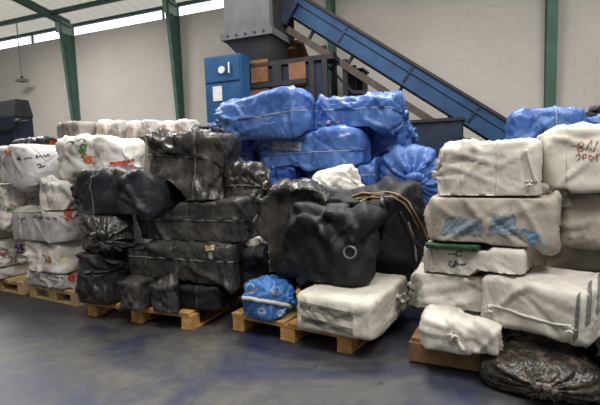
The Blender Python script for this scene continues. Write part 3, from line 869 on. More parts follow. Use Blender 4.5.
# dark machine panel standing below the conveyor
x0, x1, y0, y1, z0, z1 = wbox(344, 362, 66, -1.8, .5)
r = wall_empty('motor_cabinet', (x0, y0, 0)); tag(r, 'narrow dark cabinet standing under the conveyor', 'cabinet')
part('body', r, *box_vf(0, x1 - x0, .02, .5, 0, z1 - .1, .02), M['darksteel']); part('door', r, *box_vf(.04, x1 - x0 - .04, 0, .02, .1, z1 - .2, .005), M['navysteel'])
part('cap', r, *box_vf(-.03, x1 - x0 + .03, -.02, .52, z1 - .1, z1 - .06), M['darksteel'])
x0, x1, y0, y1, z0, z1 = wbox(398, 462, 119, -3.5, .6)
r = wall_empty('feed_bin', (x0, y0, 0)); tag(r, 'navy steel feed bin under the low end of the conveyor', 'bin')
part('body', r, *box_vf(0, x1 - x0, 0, .6, 0, z1 - .04), M['navysteel']); part('rim', r, *box_vf(-.03, x1 - x0 + .03, -.03, .63, z1 - .05, z1), M['darksteel'])
x0, x1, y0, y1, z0, z1 = wbox(511, 660, 113, -1.6, .8)
r = wall_empty('feed_table', (x0, y0, 0)); tag(r, 'long dark machine table behind the blue bag at right', 'machine')
part('body', r, *box_vf(0, x1 - x0, 0, .8, 0, z1 - .06), M['navysteel']); part('top_plate', r, *box_vf(-.05, x1 - x0, -.05, .85, z1 - .06, z1), M['darksteel'])

# dark machine at the left edge
x0, x1, y0, y1, z0, z1 = wbox(-30, 13, 103, -4.5, .45)
r = wall_empty('packing_machine', (x0, y0, 0)); tag(r, 'dark machine with a projecting rod at the left edge', 'machine')
wd = x1 - x0; O = np.array([x0, y0, 0])
part('body', r, *box_vf(0, wd - .02, 0, .45, 0, z1 - .3, .03), M['navysteel'])
p = wp(1, 102, -4.5) - O
v = [(p[0] - .9, 0, z1 - .32), (wd, 0, z1 - .32), (wd, .45, z1 - .32), (p[0] - .9, .45, z1 - .32), (p[0] - .8, .1, z1 + .0), (wd - .05, .1, z1 + .05), (wd - .05, .4, z1 + .05), (p[0] - .8, .4, z1)]
part('housing', r, v, [(0, 1, 5, 4), (1, 2, 6, 5), (2, 3, 7, 6), (3, 0, 4, 7), (4, 5, 6, 7), (3, 2, 1, 0)], M['darksteel'])
p = wp(20, 122, -4.5) - O; q = wp(30, 122, -4.5) - O
rod = part('rod', r, *tube_vf([(p[0] - .1, -.02, p[2]), (q[0], -.02, p[2])], .025, 8), M['darksteel'])
part('collar', rod, *tube_vf([(p[0] - .06, -.02, p[2]), (p[0] + .05, -.02, p[2])], .07, 10), M['darksteel'])
part('bar', r, *box_vf(0, wd - .1, -.03, 0, z1 - .62, z1 - .56), M['darksteel'])

# ------------------------------------------------------------------ pallets
def pallet(label, fl, yaw, W, Dp, wood, h=.150, base_front=False, n=8, solid=False):
    """fl: front left foot; x along the front, y into the stack"""
    rot = Rz(rad(yaw)); fl = np.array([fl[0], fl[1], 0.0])
    r = empty('pallet', fl, rot); tag(r, label, 'pallet', 'wooden pallets under the stacks')
    rs = random.Random(int(fl[0] * 100))
    bw = .1; m = M[wood]
    hb = h - .022 - .022
    for ix, x in enumerate((0, W / 2 - .065, W - .115)):
        ww = .115 if ix != 1 else .13
        for y in (0, Dp / 2 - .05, Dp - .1):
            part('block', r, *box_vf(x, x + ww, y, y + .1, .018, hb, .006), m)
        if not base_front: part('base_board', r, *box_vf(x, x + ww, -.005, Dp + .005, .002, .02, .003), m)
    for y in (0, Dp / 2 - .05, Dp - .1):
        part('stringer_board', r, *box_vf(-.003, W + .003, y - .003, y + .103, hb, hb + .022, .003), m)
        if base_front: part('base_board', r, *box_vf(0, W, y, y + .1, .002, .02, .003), m)
    if solid: part('side_board', r, *box_vf(-.01, W + .01, -.028, -.004, .012, hb + .02, .004), m)
    step = W / n
    for k in range(n):
        x = k * step + rs.uniform(0, .008); part('deck_board', r, *box_vf(x, x + step * .80, -.008, Dp + .008, hb + .022, h, .004), m)
    static_box(rot, fl, (-.01, -.03 if solid else -.01, 0), (W + .01, Dp + .01, h))
    return r
def front(a, b):
    p, q = ground(*a), ground(*b); d = q - p
    return p[:2], math.degrees(math.atan2(d[1], d[0])), float(np.linalg.norm(d[:2]))
p1, y1_, w1 = front((30, 297), (78, 307)); p2, y2_, w2 = front((88, 316), (193, 331)); p3, y3_, w3 = front((233, 330), (352, 355)); p4, y4_, w4 = front((411, 361), (500, 375))
dd = np.array([math.cos(rad(y1_)), math.sin(rad(y1_))])
pallet('pale pallet at the far left edge of the picture', p1 - dd * 1.12, y1_, 1.0, .9, 'woodpale', base_front=True)
pallet('pale wooden pallet under the white printed bales', p1, y1_, w1, 1.0, 'woodpale', base_front=True)
pallet('yellow wooden pallet under the black wrapped bags', p2, y2_, w2, 1.0, 'wood')
pallet('wooden pallet under the black holdall and the striped white bale', p3, y3_, w3, .92, 'wood')
pallet('brown pallet under the right-hand stack of white bales', p4, y4_, .66, 1.0, 'wooddark', solid=True, h=.165)
pallet('pallet hidden beneath the blue bags', (-.45, 4.95), -25, 1.5, .9, 'wood')
# ------------------------------------------------------------------ goods along the wall behind the left stack
def crate(label, px0, px1, pyt, Y, D):
    a = at(px0, pyt, Y); c = at(px1, pyt, Y); z = at((px0 + px1) / 2, pyt, Y)[2]; rot = Rz(rad(-25))
    W = np.linalg.norm(c - a) * 1.05
    o = np.array([a[0], a[1] + .1, 0]); r = empty('crate', o, rot); tag(r, label, 'crate')
    part('side_panel', r, *box_vf(0, W, 0, D, .1, z - .03), M['carton']); part('lid', r, *box_vf(-.02, W + .02, -.02, D + .02, z - .03, z), M['wooddark'])
    for x in (.05, W - .15):
        for y in (.05, D - .15): part('foot', r, *box_vf(x, x + .1, y, y + .1, 0, .1), M['wooddark'])
    static_box(rot, o, (-.02, -.02, 0), (W + .02, D + .02, z))
crate('low crate under the grey carton and the wrapped packs', 52, 206, 140, 7.0, 1.1)
crate('low crate under the dark rolled bundle at the left', -4, 56, 146, 7.6, .9)

def stacks():

    # ------------------------------------------------------------------ stack of white printed bales (far left)
    G1 = 'white printed bales on the left pallets'
    PZ = .153
    b = bag('bale', 'grey printed bale on the floor pallet at the far left edge, lowest of its stack', (-30, 260, 31, 294), 5.0, .45, -30, 'greywrap', ends=('box', 'round'), z0=PZ, straps=[('ring', .2), ('ring', -.4)], group=G1)
    strokes(b, 'printed_text', [[(3, 276), (7, 275), (11, 277)], [(12, 277), (16, 278)]], .02, 'inkgrey')
    patch(b, 'printed_panel', [(0, 264), (14, 263), (14, 273), (0, 274)], 'paper', n=10)
    w9 = bag('bale', 'grey printed bale with red end resting on the pallet beside the black bags', (27, 263, 103, 297), 4.60, .45, -30, 'greywrap', ends=('round', 'round'), z0=PZ, straps=[('ring', -.75, .02)], lump=.04, group=G1)
    strokes(w9, 'printed_text', [[(31, 273), (33, 271), (34, 274)], [(34, 274), (40, 275)], [(42, 275), (45, 274), (47, 276), (50, 275), (52, 277)], [(54, 276), (59, 278)], [(61, 277), (64, 279)]], .022, 'inkgrey')
    patch(w9, 'red_end_print', [(67, 272), (77, 272), (76, 283), (68, 282)], 'printred', 'red print on the end of the bale', ragged=.2)
    tuft(w9, 'tied_corner', 72, 287, .03, 'whitepale', 'knotted white corner')
    w7 = bag('sack', 'crumpled white sack with purple lettering in the far left stack', (-14, 232, 31, 266), 4.95, .45, -30, 'whitepale', ends=('round', 'pinch'), lump=.14, crease=.12, fan=.03, cat='sack', group=G1)
    strokes(w7, 'lettering', [[(14, 250), (16, 244), (18, 250), (20, 244), (21, 250)], [(22, 244), (22, 250), (25, 249)], [(15, 253), (19, 252), (24, 253)]], .022, 'printpurple', 'purple lettering')
    patch(w7, 'red_print', [(-2, 248), (7, 248), (7, 260), (-2, 258)], 'printred', 'red print', ragged=.35, seed=4)
    w8 = bag('sack', 'crumpled white sack with yellow print just above the red-ended bale', (26, 235, 102, 269), 4.60, .45, -30, 'whitepale', ends=('pinch', 'round'), lump=.14, crease=.13, fan=.03, cat='sack', group=G1)
    patch(w8, 'yellow_print', [(52, 253), (70, 255), (72, 266), (54, 264)], 'yellow', 'yellow print', ragged=.35, seed=6)
    patch(w8, 'brown_print', [(42, 255), (54, 254), (54, 265), (44, 264)], 'printbrown', 'brown print', ragged=.4, seed=8)
    w6 = bag('sack', 'small grey white sack at the far left edge, between two lettered sacks', (-14, 214, 21, 240), 4.95, .4, -30, 'beige', ends=('round', 'round'), lump=.12, cat='sack', group=G1, straps=[('ring', .3)])
    w5 = bag('bale', 'grey printed bale with a red tied corner halfway up the left stack', (14, 206, 101, 239), 4.60, .45, -30, 'greywrap', ends=('box', 'round'), lump=.04, straps=[('ring', -.6, .02), ('long', 140, .016)], group=G1)
    strokes(w5, 'printed_text', [[(18, 218), (22, 219), (26, 218)], [(33, 218), (36, 216), (39, 218), (43, 217)], [(46, 218), (50, 219)], [(53, 218), (57, 219)]], .022, 'inkgrey')
    patch(w5, 'red_corner_print', [(62, 209), (75, 209), (74, 222), (65, 222)], 'printred', 'red print at the tied corner', ragged=.15, seed=3)
    strokes(w5, 'cord_end', [(70, 212), (69, 220), (70, 230)] and [[(68, 214), (69, 222), (69, 231)]], .02, 'strapw', 'loose white cord end')
    w3 = bag('sack', 'crumpled white sack with brown print at the left edge', (-12, 180, 50, 219), 4.9, .45, -30, 'whitepale', ends=('round', 'pinch'), lump=.16, crease=.14, fan=.03, cat='sack', group=G1)
    patch(w3, 'brown_print', [(25, 182), (48, 182), (50, 192), (28, 191)], 'printbrown', 'brown print', ragged=.35, seed=12)
    patch(w3, 'green_print', [(6, 206), (16, 208), (16, 216), (6, 214)], 'printgreen', 'green print', ragged=.3, seed=14)
    patch(w3, 'orange_print', [(7, 202), (17, 203), (16, 208), (8, 207)], 'printorange', 'orange print', ragged=.3, seed=15)
    w4 = bag('sack', 'plain crumpled whitish sack below the bag with the green leaf print', (36, 177, 100, 209), 4.58, .45, -30, 'whitepale', ends=('round', 'round'), lump=.14, crease=.13, fan=.03, cat='sack', group=G1)
    wa = bag('bale', 'large grey printed bale at the left edge on top of its stack', (-6, 145, 72, 183), 4.8, .5, -30, 'greywrap', ends=('box', 'round'), lump=.04, straps=[('ring', -.3), ('long', 120)], group=G1)
    strokes(wa, 'printed_text', [[(17, 160), (19, 157), (21, 160), (18, 159)], [(24, 159), (28, 158), (32, 158)], [(36, 158), (37, 155), (38, 158)], [(39, 157), (41, 155), (42, 158), (44, 155), (46, 157), (48, 154), (50, 157)], [(37, 165), (40, 164), (41, 167), (45, 166)], [(38, 168), (43, 167)]], .013, 'inkdark')
    patch(wa, 'orange_mark', [(4, 150), (13, 150), (12, 157), (5, 157)], 'printorange', 'orange print at the corner', ragged=.35, seed=17)
    wb = bag('bag', 'white plastic bag with green leaf and red print on top of the left stack', (54, 137, 151, 178), 4.55, .5, -30, 'whitepale', ends=('pinch', 'round'), lump=.15, crease=.13, fan=.026, cat='bag', group=G1)
    patch(wb, 'green_leaf_print', [(74, 145), (87, 144), (88, 156), (78, 156)], 'printgreen', 'green leaf print', ragged=.3, seed=21)
    patch(wb, 'orange_logo_print', [(80, 153), (96, 154), (96, 164), (80, 163)], 'printorange', 'orange red print', ragged=.25, seed=22)
    patch(wb, 'red_band_print', [(102, 163), (134, 158), (136, 170), (106, 174)], 'printred', 'red print along the lower edge', ragged=.12, seed=23)
    strokes(wb, 'dark_lettering', [[(66, 144), (70, 141), (74, 143)], [(77, 141), (82, 139), (86, 141)], [(80, 146), (84, 144)]], .02, 'inkdark', 'dark lettering')

    # ------------------------------------------------------------------ stack of black wrapped bags
    G2 = 'black wrapped bags on the yellow pallet'
    k = dict(group=G2, cat='bag')
    b8 = bag('bag', 'black bag lying on the front left of the yellow pallet, lowest layer', (77, 258, 147, 304), 3.98, .5, -23, 'black', ends=('box', 'box'), nc=9, fan=.022, z0=PZ, dv=.2, straps=[('ring', .3, .006, 'strapk')], **k)
    b10 = bag('bag', 'tall plain black bag forming the right-hand corner of the yellow pallet', (180, 270, 258, 312), 3.88, .78, -23, 'blackcloth', nc=9, z0=PZ, dv=.3, lump=.05, crease=.05, straps=[('ring', .1, .006, 'strapk')], **k)
    b9 = bag('bag', 'small upright black bag at the front middle of the yellow pallet', (136, 272, 168, 308), 3.83, .6, -23, 'blackdust', ends=('box', 'box'), nc=8, fan=.022, z0=PZ, dv=.1, lump=.1, straps=[('ring', 0, .006, 'strapk')], **k)
    b9b = bag('bag', 'small upright black bag next to the right front corner of the yellow pallet', (162, 274, 200, 311), 3.72, .55, -23, 'blackdust', ends=('box', 'box'), nc=8, fan=.022, z0=PZ, dv=.1, lump=.1, straps=[('ring', -.1, .006, 'strapk')], **k)
    b7 = bag('bag', 'brownish black bag sagging over the lowest left bag', (76, 240, 146, 276), 4.05, .5, -23, 'blackdust', ends=('pinch', 'pinch'), lump=.16, crease=.12, tie='strapg', bend=-.03, fan=.03, **k)
    strokes(b7, 'red_tag', [[(70, 262), (75, 262)], [(116, 244), (118, 248)]], .02, 'printred', 'small red tag')
    b6 = bag('bale', 'long black bale with a pale strap above the right end of the yellow pallet', (129, 233, 258, 281), 3.90, .48, -23, 'blackdust', lump=.04, crease=.07, fan=.024, roll=0, straps=[('long', 165, .012, 'strapg'), ('ring', -.55, .006, 'strapk'), ('ring', .0, .006, 'strapk')], cat='bale', group=G2)
    patch(b6, 'pale_tag', [(205, 246), (214, 245), (214, 250), (206, 251)], 'woodpale', 'small pale tag', n=8)
    patch(b6, 'white_tag', [(209, 252), (213, 252), (213, 259), (209, 259)], 'strapg', 'small grey tag', n=6)
    b3 = bag('bag', 'black bag tied end-on with folds radiating from its knot', (74, 205, 149, 254), 4.05, .6, 8, 'clearblack', ends=('box', 'tie'), axis='front', lump=.06, crease=.06, fan=.008, lift=.03, pleat=.32, tie='strapg', nc=3.2, **k)
    b4 = bag('bale', 'black strapped bale in the middle of the black stack', (134, 196, 262, 240), 4.0, .48, -23, 'blackdust', ends=('pinch', 'box'), fan=.024, lump=.05, crease=.08, tie='strapg', straps=[('long', 170, .01, 'strapg'), ('ring', .1, .006, 'strapk'), ('ring', .6, .006, 'strapk')], cat='bale', group=G2)
    b2 = bag('bag', 'smooth navy black bag with a pointed left end', (64, 167, 188, 213), 4.08, .5, -23, 'blackblue', ends=('tie', 'round'), hard=1.6, lump=.08, crease=.06, fan=.034, fine=1.3, tie='strapg', straps=[('ring', -.25, .01, 'inkgrey')], **k)
    b5 = bag('bale', 'small black plastic-wrapped bale with a strap, right end of the black stack', (220, 163, 273, 201), 4.15, .42, -23, 'clearblack', ends=('box', 'pinch'), lump=.05, crease=.07, straps=[('long', 175, .01, 'strapg'), ('ring', -.3, .006, 'strapk')], cat='bale', group=G2)
    b1 = bag('bag', 'big grey black crumpled bag draped over the top of the black stack', (141, 132, 242, 198), 4.08, .55, -23, 'clearblack', ends=('round', 'box'), lump=.14, crease=.08, lift=.05, loose=.08, fine=1.6, nf=70, fan=.035, straps=[('long', 160, .006, 'strapg'), ('ring', .62, .006, 'strapg')], tilt=4, taper=-.06, drop=True, **k)
    b1b = bag('bag', 'small dark flat bag peeping over the top of the black stack', (194, 128, 224, 146), 4.45, .3, -23, 'blackblue', lump=.05, straps=[('ring', 0, .006, 'strapk')], drop=False, **k)

    # ------------------------------------------------------------------ blue tarpaulin bags
    G3 = 'blue tarpaulin bags'
    k = dict(group=G3, cat='bag', fan=.026, nf=70)
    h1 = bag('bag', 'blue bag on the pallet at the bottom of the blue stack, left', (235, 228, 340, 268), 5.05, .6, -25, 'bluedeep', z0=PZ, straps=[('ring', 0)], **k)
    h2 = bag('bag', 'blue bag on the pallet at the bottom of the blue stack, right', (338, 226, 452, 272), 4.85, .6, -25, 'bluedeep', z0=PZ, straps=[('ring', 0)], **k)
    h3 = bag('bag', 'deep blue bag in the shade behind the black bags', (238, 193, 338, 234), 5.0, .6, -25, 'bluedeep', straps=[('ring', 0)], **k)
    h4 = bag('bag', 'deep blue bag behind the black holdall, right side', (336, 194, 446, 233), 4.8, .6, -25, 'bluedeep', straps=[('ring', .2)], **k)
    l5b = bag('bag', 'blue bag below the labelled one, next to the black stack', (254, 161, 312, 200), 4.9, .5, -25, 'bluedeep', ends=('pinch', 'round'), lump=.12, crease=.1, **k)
    l5 = bag('bag', 'blue bag lying just behind the white sack', (300, 158, 392, 200), 4.75, .5, -25, 'blue', ends=('round', 'box'), lump=.08, straps=[('long', 160, .01, 'strapb')], **k)
    l6 = bag('bag', 'round blue bag facing out with folds radiating from its knot', (383, 146, 444, 212), 4.5, .55, -10, 'blue', ends=('round', 'tie'), axis='front', lump=.08, crease=.07, lift=.03, pleat=.3, nc=2.6, tie='strapb', group=G3, cat='bag', fan=.008)
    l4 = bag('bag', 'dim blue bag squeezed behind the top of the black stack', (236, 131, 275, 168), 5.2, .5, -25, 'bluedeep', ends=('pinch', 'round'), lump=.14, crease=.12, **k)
    l3 = bag('bag', 'blue bag with a pale printed label on its side', (254, 126, 372, 170), 4.8, .5, -25, 'blue', ends=('tie', 'round'), lump=.07, tie='strapb', straps=[('long', 180, .01, 'strapb')], **k)
    patch(l3, 'label', [(272, 140), (302, 142), (301, 151), (272, 149)], 'label', 'pale printed label', n=14)
    strokes(l3, 'label_text', [[(275, 146), (278, 145), (281, 147), (284, 146), (288, 147), (292, 146), (298, 148)]], .007, 'inkdark')
    l7 = bag('bag', 'crumpled blue bag behind the open-ended one', (360, 117, 416, 154), 5.0, .5, -25, 'blue', ends=('round', 'pinch'), lump=.16, crease=.14, tie='strapb', **k)
    l2 = bag('bag', 'blue bag with an open left end showing scraps', (310, 93, 408, 131), 4.8, .5, -25, 'blue', ends=('round', 'pinch'), lump=.10, crease=.09, tie='strapb', straps=[('long', 165, .01, 'strapb')], tilt=2, **k)
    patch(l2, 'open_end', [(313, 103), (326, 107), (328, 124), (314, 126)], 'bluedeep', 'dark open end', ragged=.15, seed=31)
    for q, (x, y, s, mm) in enumerate(((320, 122, .022, 'pink'), (329, 121, .03, 'whitepale'), (338, 121, .026, 'pink'))):
        tuft(l2, 'scrap', x, y, s, mm, 'scrap of cloth showing at the open end', seed=q + 2)
    l1 = bag('bag', 'long blue bag tied at its left end, topmost in front of the cabinet', (208, 91, 320, 138), 4.85, .48, -25, 'blue', ends=('tie', 'round'), lump=.08, crease=.08, tie='strapb', tilt=-4, taper=.12, straps=[('long', 180, .012, 'strapb')], pleat=.14, **k)
    strokes(l1, 'faded_print', [[(256, 119), (260, 117), (263, 120)], [(264, 118), (268, 120), (271, 117)], [(262, 123), (268, 124), (274, 122)]], .008, 'strapb', 'faded pale print')

    # ------------------------------------------------------------------ middle pallet: black holdall and small bales
    m6 = bag('bale', 'white bale with two grey stripes at the front of the middle pallet', (299, 282, 406, 340), 3.22, .78, -30, 'cream', lump=.05, crease=.05, nc=9, hard=30, z0=PZ, H=.26, lift=.015, fan=.006, straps=[], strap_mat='strapw')
    patch(m6, 'grey_stripe', [(300, 301), (353, 313), (353, 321), (300, 308)], 'stripe', 'upper grey stripe', n=20)
    patch(m6, 'grey_stripe', [(301, 315), (353, 329), (353, 336), (302, 321)], 'stripe', 'lower grey stripe', n=20)
    tuft(m6, 'tied_end', 397, 296, .07, 'cream', 'tied end of the wrap', 5)
    m5 = bag('bag', 'small light blue printed bag with a white band, front left of the middle pallet', (240, 277, 297, 321), 3.38, .34, -30, 'bluesmall', ends=('round', 'round'), lump=.1, hard=20, z0=PZ, cat='bag')
    cord(m5, 'white_band', [(243, 297), (252, 298), (262, 300), (275, 303), (290, 306)], .016, 'strapw', 'white band round the middle')
    for (x, y, rr) in ((251, 288, 6), (276, 290, 5), (262, 311, 4), (281, 313, 4)):
        strokes(m5, 'swirl_print', [[(x + rr * (1 - t / 15) * math.cos(t), y + rr * (1 - t / 15) * math.sin(t)) for t in np.linspace(0, 9, 24)]], .012, 'strapb', 'pale swirl print')
    m9 = bag('bag', 'dim grey brown bag behind the striped bale on the middle pallet', (388, 268, 432, 320), 3.48, .4, -30, 'beige', ends=('round', 'round'), lump=.14, z0=PZ, cat='bag', straps=[('ring', 0)])
    m8 = bag('bag', 'black bag low down behind the light blue printed bag', (238, 243, 300, 292), 3.75, .45, -30, 'blackcloth', ends=('round', 'round'), lump=.12, z0=PZ, cat='bag', straps=[('ring', 0, .006, 'strapk')])
    m7 = bag('sack', 'white scrap of sacking wedged beside the black bags', (243, 230, 268, 252), 3.9, .25, -30, 'whitepale', ends=('pinch', 'round'), lump=.15, cat='sack', drop=False)
    m3 = bag('holdall', 'big black cloth holdall with a metal ring on the middle pallet', (300, 186, 433, 300), 3.84, .74, -30, 'blackcloth', ends=('box', 'round'), hard=1.5, lump=.13, crease=.09, nc=4.2, z0=PZ, cat='holdall', nu=90, nv=110, lift=.05, loose=.07, fine=2.4, nf=44, fan=.045)
    m2 = bag('bag', 'brownish black plastic bag leaning on the left of the holdall', (255, 185, 338, 284), 3.62, .44, -30, 'clearblack', ends=('round', 'round'), lump=.16, crease=.1, nc=3.4, cat='bag', drop=False, lift=.05, loose=.08, fine=1.5, nf=70, fan=.035, straps=[('ring', 0, .006, 'strapk')])
    m4 = bag('bag', 'black cloth bag with a ring, hanging down the front of the holdall', (276, 205, 382, 291), 3.36, .34, -30, 'blackcloth', ends=('round', 'round'), lump=.16, crease=.08, nc=3.4, cat='bag', drop=False, tilt=8, lift=.05, loose=.08, fine=2.4, nf=40, fan=.045)
    strokes(m4, 'eyelet', [[(350 + 6.0 * math.cos(t), 252 + 6.0 * math.sin(t)) for t in np.linspace(0, 6.3, 30)]], .014, 'steel', 'bright metal ring')
    m1 = bag('sack', 'white sack sticking up between the blue bags and the holdall', (308, 168, 366, 211), 4.15, .34, -30, 'whitepale', ends=('round', 'pinch'), lump=.07, crease=.05, fan=.014, lift=.025, hard=.9, nc=2.8, cat='sack', tilt=-10, drop=False)
    cord(m3, 'rope', [(352, 197), (362, 193), (375, 194), (388, 192), (398, 195), (408, 202), (416, 214), (422, 226), (427, 240)], .008, 'rope', 'tan rope')
    cord(m3, 'rope', [(356, 199), (368, 197), (380, 198), (392, 197), (404, 203), (412, 214), (418, 228)], .007, 'rope', 'second strand of tan rope')
    cord(m3, 'rope', [(360, 202), (372, 196), (384, 194)], .007, 'rope', 'short loop of tan rope')
    cord(m3, 'carry_strap', [(382, 196), (384, 206), (378, 216)], .018, 'blackblue')
    cord(m3, 'zip', [(408, 222), (412, 235), (415, 250), (416, 262)], .009, 'strapg', 'grey zip')
    cord(m3, 'carry_strap', [(400, 212), (406, 226), (412, 240), (420, 248)], .016, 'black')

    # ------------------------------------------------------------------ right-hand stack of white bales
    G5 = 'white bales of the right-hand stack'
    k = dict(group=G5, cat='bale')
    ZP = .168
    r9 = bag('bale', 'lowest white bale with a knotted cloth front on the brown pallet', (419, 300, 500, 360), 2.72, .5, -26, 'white', ends=('round', 'box'), lump=.06, crease=.09, fan=.014, z0=.17, tilt=2, **k)
    tuft(r9, 'cloth_knot', 454, 334, .032, 'white', 'knotted cloth', 7)

    cord(r9, 'cloth_tail', [(454, 334), (459, 341), (463, 350)], .014, 'cream'); cord(r9, 'cloth_tail', [(454, 334), (450, 341)], .014, 'cream')
    r10 = bag('bag', 'dark patterned plastic bag knotted at its front on the floor', (484, 338, 608, 404), 2.46, .5, -24, 'pattern', ends=('box', 'tie'), axis='front', lump=.05, crease=.10, fan=.005, lift=.02, pleat=.34, nc=2.6, z0=.004, cat='bag', tie='strapg')
    r12 = bag('bag', 'plain black bag at the bottom right corner of the picture', (574, 316, 660, 412), 2.40, .5, -18, 'blackcloth', ends=('round', 'round'), lump=.1, z0=.004, cat='bag', straps=[('ring', -.3, .01, 'inkgrey')])
    r8 = bag('bale', 'big white bale with grey stripes down its right end', (484, 262, 612, 345), 2.66, .52, -48, 'white', lump=.03, crease=.04, nc=9, straps=[], hard=12, drop=False, H=.30, dv=1, lift=.02, **k)
    for q in ([(577, 296), (581, 292), (578, 338), (573, 342)], [(588, 284), (592, 280), (590, 322), (585, 328)], [(598, 274), (602, 270), (601, 310), (596, 314)]):
        patch(r8, 'grey_stripe', q, 'stripe', 'grey stripe down the end', n=16)
    cord(r8, 'cord', [(488, 305), (505, 308), (522, 315), (540, 320), (556, 324), (572, 326)], .008, 'strapw', 'white stitched cord')
    tuft(r8, 'cord_knot', 572, 328, .03, 'strapw', 'knot of the cord', 4)
    tuft(r8, 'tied_corner', 490, 306, .04, 'white', 'tied left corner', 8)
    r7 = bag('bale', 'creased white bale with a tied left end below the handwritten bale', (412, 258, 502, 312), 3.06, .48, -23, 'white', ends=('pinch', 'box'), lump=.10, crease=.12, pleat=.12, **k)
    r0 = bag('bale', 'dusty beige bale standing on the floor behind the striped white bale', (520, 258, 640, 330), 3.2, .5, -23, 'beige', z0=.004, straps=[('ring', .1, .008, 'white')], **k)
    r11 = bag('bag', 'shaded grey bag with pleats at the right edge above the striped bale', (528, 214, 640, 268), 3.2, .45, -23, 'beige', ends=('round', 'pinch'), lump=.14, crease=.12, cat='bag', group=G5)
    r6 = bag('bale', 'white bale with black handwriting halfway up the right-hand stack', (426, 236, 532, 278), 2.95, .42, -35, 'white', lump=.03, crease=.06, nc=8, lift=.025, straps=[], **k)
    strokes(r6, 'handwriting', [[(448, 254), (452, 254), (457, 255)], [(463, 252), (459, 251), (456, 253), (457, 256), (462, 256)], [(453, 262), (450, 261), (449, 265), (452, 267), (454, 264), (454, 268), (455, 261)], [(456, 267), (456, 260), (458, 266), (459, 263), (461, 266), (462, 263), (463, 266), (465, 263), (466, 265)]], .008, 'inkdark', 'black handwriting')
    cord(r6, 'tied_edge', [(428, 240), (431, 256), (432, 268)], .010, 'white')
    r5 = bag('sack', 'thin green sack with a cream end squeezed between two white bales', (427, 236, 488, 245), 2.97, .42, -32, 'green', ends=('round', 'round'), lump=.05, fan=.004, lift=.01, cat='sack', drop=False, H=.045)
    patch(r5, 'cream_end', [(424, 224), (435, 230), (437, 241), (424, 243)], 'yellow', 'cream end')
    r3 = bag('bale', 'white bale with a blue printed picture near the top of the right-hand stack', (426, 189, 556, 240), 2.95, .50, -28, 'beige', ends=('round', 'box'), lump=.05, crease=.08, nc=6, lift=.05, loose=.07, straps=[], **k)
    patch(r3, 'blue_print', [(448, 216), (482, 217), (482, 235), (440, 234)], 'printblue', 'blue printed picture', n=30, ragged=-.25, seed=41)
    patch(r3, 'blue_print', [(492, 213), (514, 214), (522, 236), (486, 234)], 'printblue', 'second blue printed picture', n=30, ragged=-.05, seed=43)
    patch(r3, 'pale_blue_print', [(518, 226), (540, 232), (546, 246), (530, 244)], 'printlight', 'pale blue print', n=20, ragged=.22, seed=45)
    r4 = bag('bale', 'dusty beige bale with a cord at the right edge under the red-marked bale', (545, 176, 640, 234), 3.0, .5, -23, 'beige', ends=('pinch', 'box'), lump=.08, crease=.10, straps=[('long', 150, .01, 'strapg')], **k)
    r2 = bag('bale', 'white bale with red brown handwriting, topmost at the right edge', (534, 124, 650, 184), 2.92, .5, -23, 'cream', ends=('round', 'box'), lump=.07, crease=.07, straps=[('ring', -.45, .008, 'strapw')], **k)
    strokes(r2, 'handwriting', [[(580, 147), (577, 149), (579, 152), (583, 150), (582, 147), (578, 145), (581, 142), (584, 144), (581, 148)], [(586, 150), (589, 144), (592, 140), (591, 150)], [(593, 152), (598, 141)], [(576, 156), (579, 154), (580, 158), (577, 161)], [(583, 160), (583, 155), (586, 154), (586, 158), (583, 158)], [(592, 156), (589, 155), (589, 159), (592, 160), (594, 157), (590, 157)], [(597, 161), (596, 155), (600, 154)]], 0.007, 'inkred', 'red brown handwriting')
    r1 = bag('bale', 'plain white bale topmost at the left of the right-hand stack', (433, 140, 541, 195), 2.95, .44, -31, 'cream', ends=('pinch', 'box'), lump=.025, crease=.06, nc=9, pleat=.08, lift=.022, tie=None, straps=[('ring', -.35, .008, 'white'), ('ring', .25, .008, 'white')], **k)
    cord(r1, 'tied_edge', [(526, 150), (530, 162), (533, 174), (536, 182)], .010, 'white'); tuft(r1, 'tied_corner', 530, 181, .03, 'whitepale', 'tied right corner', 3)
    patch(r4, 'cloth_flap', [(551, 186), (566, 185), (572, 206), (554, 208)], 'cream', 'pale cloth flap', n=16, off=.02)
    # blue bags behind the right-hand stack, on further bales behind it
    s1 = bag('bale', 'pale bale at the bottom behind the right-hand stack', (500, 245, 625, 305), 4.0, .6, -23, 'beige', z0=.004, straps=[('ring', 0)], cat='bale')
    s2 = bag('bale', 'pale bale in the middle behind the right-hand stack', (502, 188, 625, 248), 4.0, .6, -23, 'beige', straps=[('ring', .1)], cat='bale')
    s3 = bag('bale', 'pale bale just beneath the blue bag behind the right-hand stack', (504, 138, 625, 194), 4.0, .6, -23, 'beige', straps=[('ring', -.1)], cat='bale')
    l8 = bag('bag', 'blue bag on top, behind the bale with red handwriting', (507, 108, 590, 144), 3.95, .5, -23, 'blue', ends=('round', 'round'), lump=.16, crease=.14, cat='bag', group=G3, straps=[('ring', .2, .008, 'strapb')])
    l9 = bag('bag', 'small piece of blue bag at the right edge beside a dark lump', (574, 116, 616, 140), 3.85, .4, -23, 'blue', ends=('round', 'round'), lump=.16, crease=.14, cat='bag', group=G3, straps=[('ring', .2, .008, 'strapb')])
    l10 = bag('bag', 'small dark lump at the right edge above the blue bags', (590, 106, 612, 120), 3.95, .2, -23, 'blackcloth', ends=('round', 'round'), lump=.1, cat='bag', straps=[('ring', 0, .006, 'strapg')])

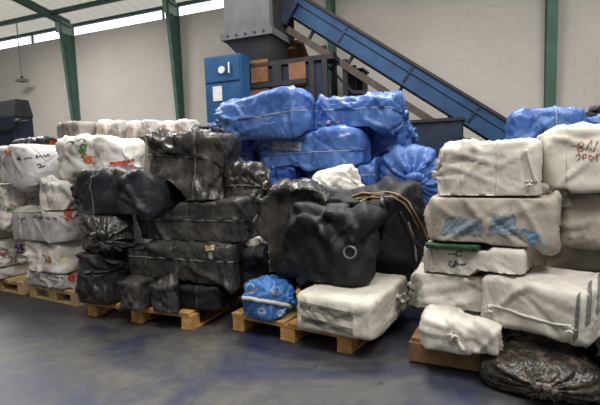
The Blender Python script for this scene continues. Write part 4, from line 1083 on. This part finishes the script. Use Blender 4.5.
    gc = bag('carton', 'grey carton behind the white bag with the leaf print', (58, 122, 100, 144), 7.35, .4, -25, 'carton', nc=14, lump=.01, crease=.01, straps=[('ring', -.4, .02, 'strapg'), ('ring', .5, .02, 'strapg')], cat='carton', nu=30, nv=44)
    for i, (x0, y0, x1) in enumerate(((98, 120, 116), (112, 121, 131), (128, 121, 144), (142, 120, 160), (158, 121, 177), (175, 120, 197))):
        lab = ['crumpled plastic pack next to the grey carton', 'second plastic-wrapped pack from the grey carton', 'third plastic-wrapped pack from the grey carton', 'fourth plastic-wrapped pack from the grey carton',
               'fifth plastic-wrapped pack from the grey carton', 'rightmost of the plastic-wrapped packs by the wall'][i]
        bag('wrapped_pack', lab, (x0, y0, x1 + 3, 143), 7.35 - .12 * i, .3, -25, 'whitepale' if i % 2 == 0 else 'greywrap', nc=5, lump=.06, crease=.10, fan=.006, lift=.02, straps=[('ring', 0, .02, 'strapw')], cat='pack', group='plastic-wrapped packs along the wall', nu=40, nv=56)
    rb = bag('bundle', 'dark rolled bundle with a red end by the left machine', (12, 137, 58, 150), 7.6, .3, -25, 'navyroll' if 'navyroll' in M else 'blackblue', nc=2.6, lump=.05, straps=[('ring', .2, .02, 'strapg')], cat='bundle', nu=40, nv=44)
    patch(rb, 'red_end', [(49, 140), (55, 140), (55, 146), (49, 146)], 'printred', 'red end', n=12, off=.006)

stacks(); settle(); plan_contacts(); PLAN[0] = False; COUNT[0] = 0; stacks()

# ------------------------------------------------------------------ light and exposure
w = bpy.data.worlds.new('overcast daylight'); scene.world = w; w.use_nodes = True
bg = w.node_tree.nodes['Background']; bg.inputs['Color'].default_value = (.93, .96, 1.0, 1); bg.inputs['Strength'].default_value = 2.6
def area(name, loc, target, size, power, color=(1, .97, .92), size_y=None):
    ld = bpy.data.lights.new(name, 'AREA'); ld.energy = power; ld.size = size; ld.color = color
    if size_y: ld.shape = 'RECTANGLE'; ld.size_y = size_y
    o = bpy.data.objects.new(name, ld); COL.objects.link(o); o.location = loc
    o.rotation_euler = (Vector(target) - Vector(loc)).to_track_quat('-Z', 'Y').to_euler(); return o
for (x, y, pw) in ((.6, 5.6, 380), (4.6, 5.6, 150), (-3.4, 7.0, 220), (-7.6, 10.4, 430), (-.6, .4, 210), (2.6, -.4, 290)):  # unseen overhead lamps; those in front and by the wall added as fill
    area('unseen_overhead_light', (x, y, 6.0), (x, y, 0), 1.4, pw, size_y=2.4)
scene.view_settings.view_transform = 'Standard'; scene.view_settings.look = 'None'
scene.view_settings.gamma = 1.0; scene.view_settings.use_curve_mapping = False
scene.view_settings.exposure = 0.0
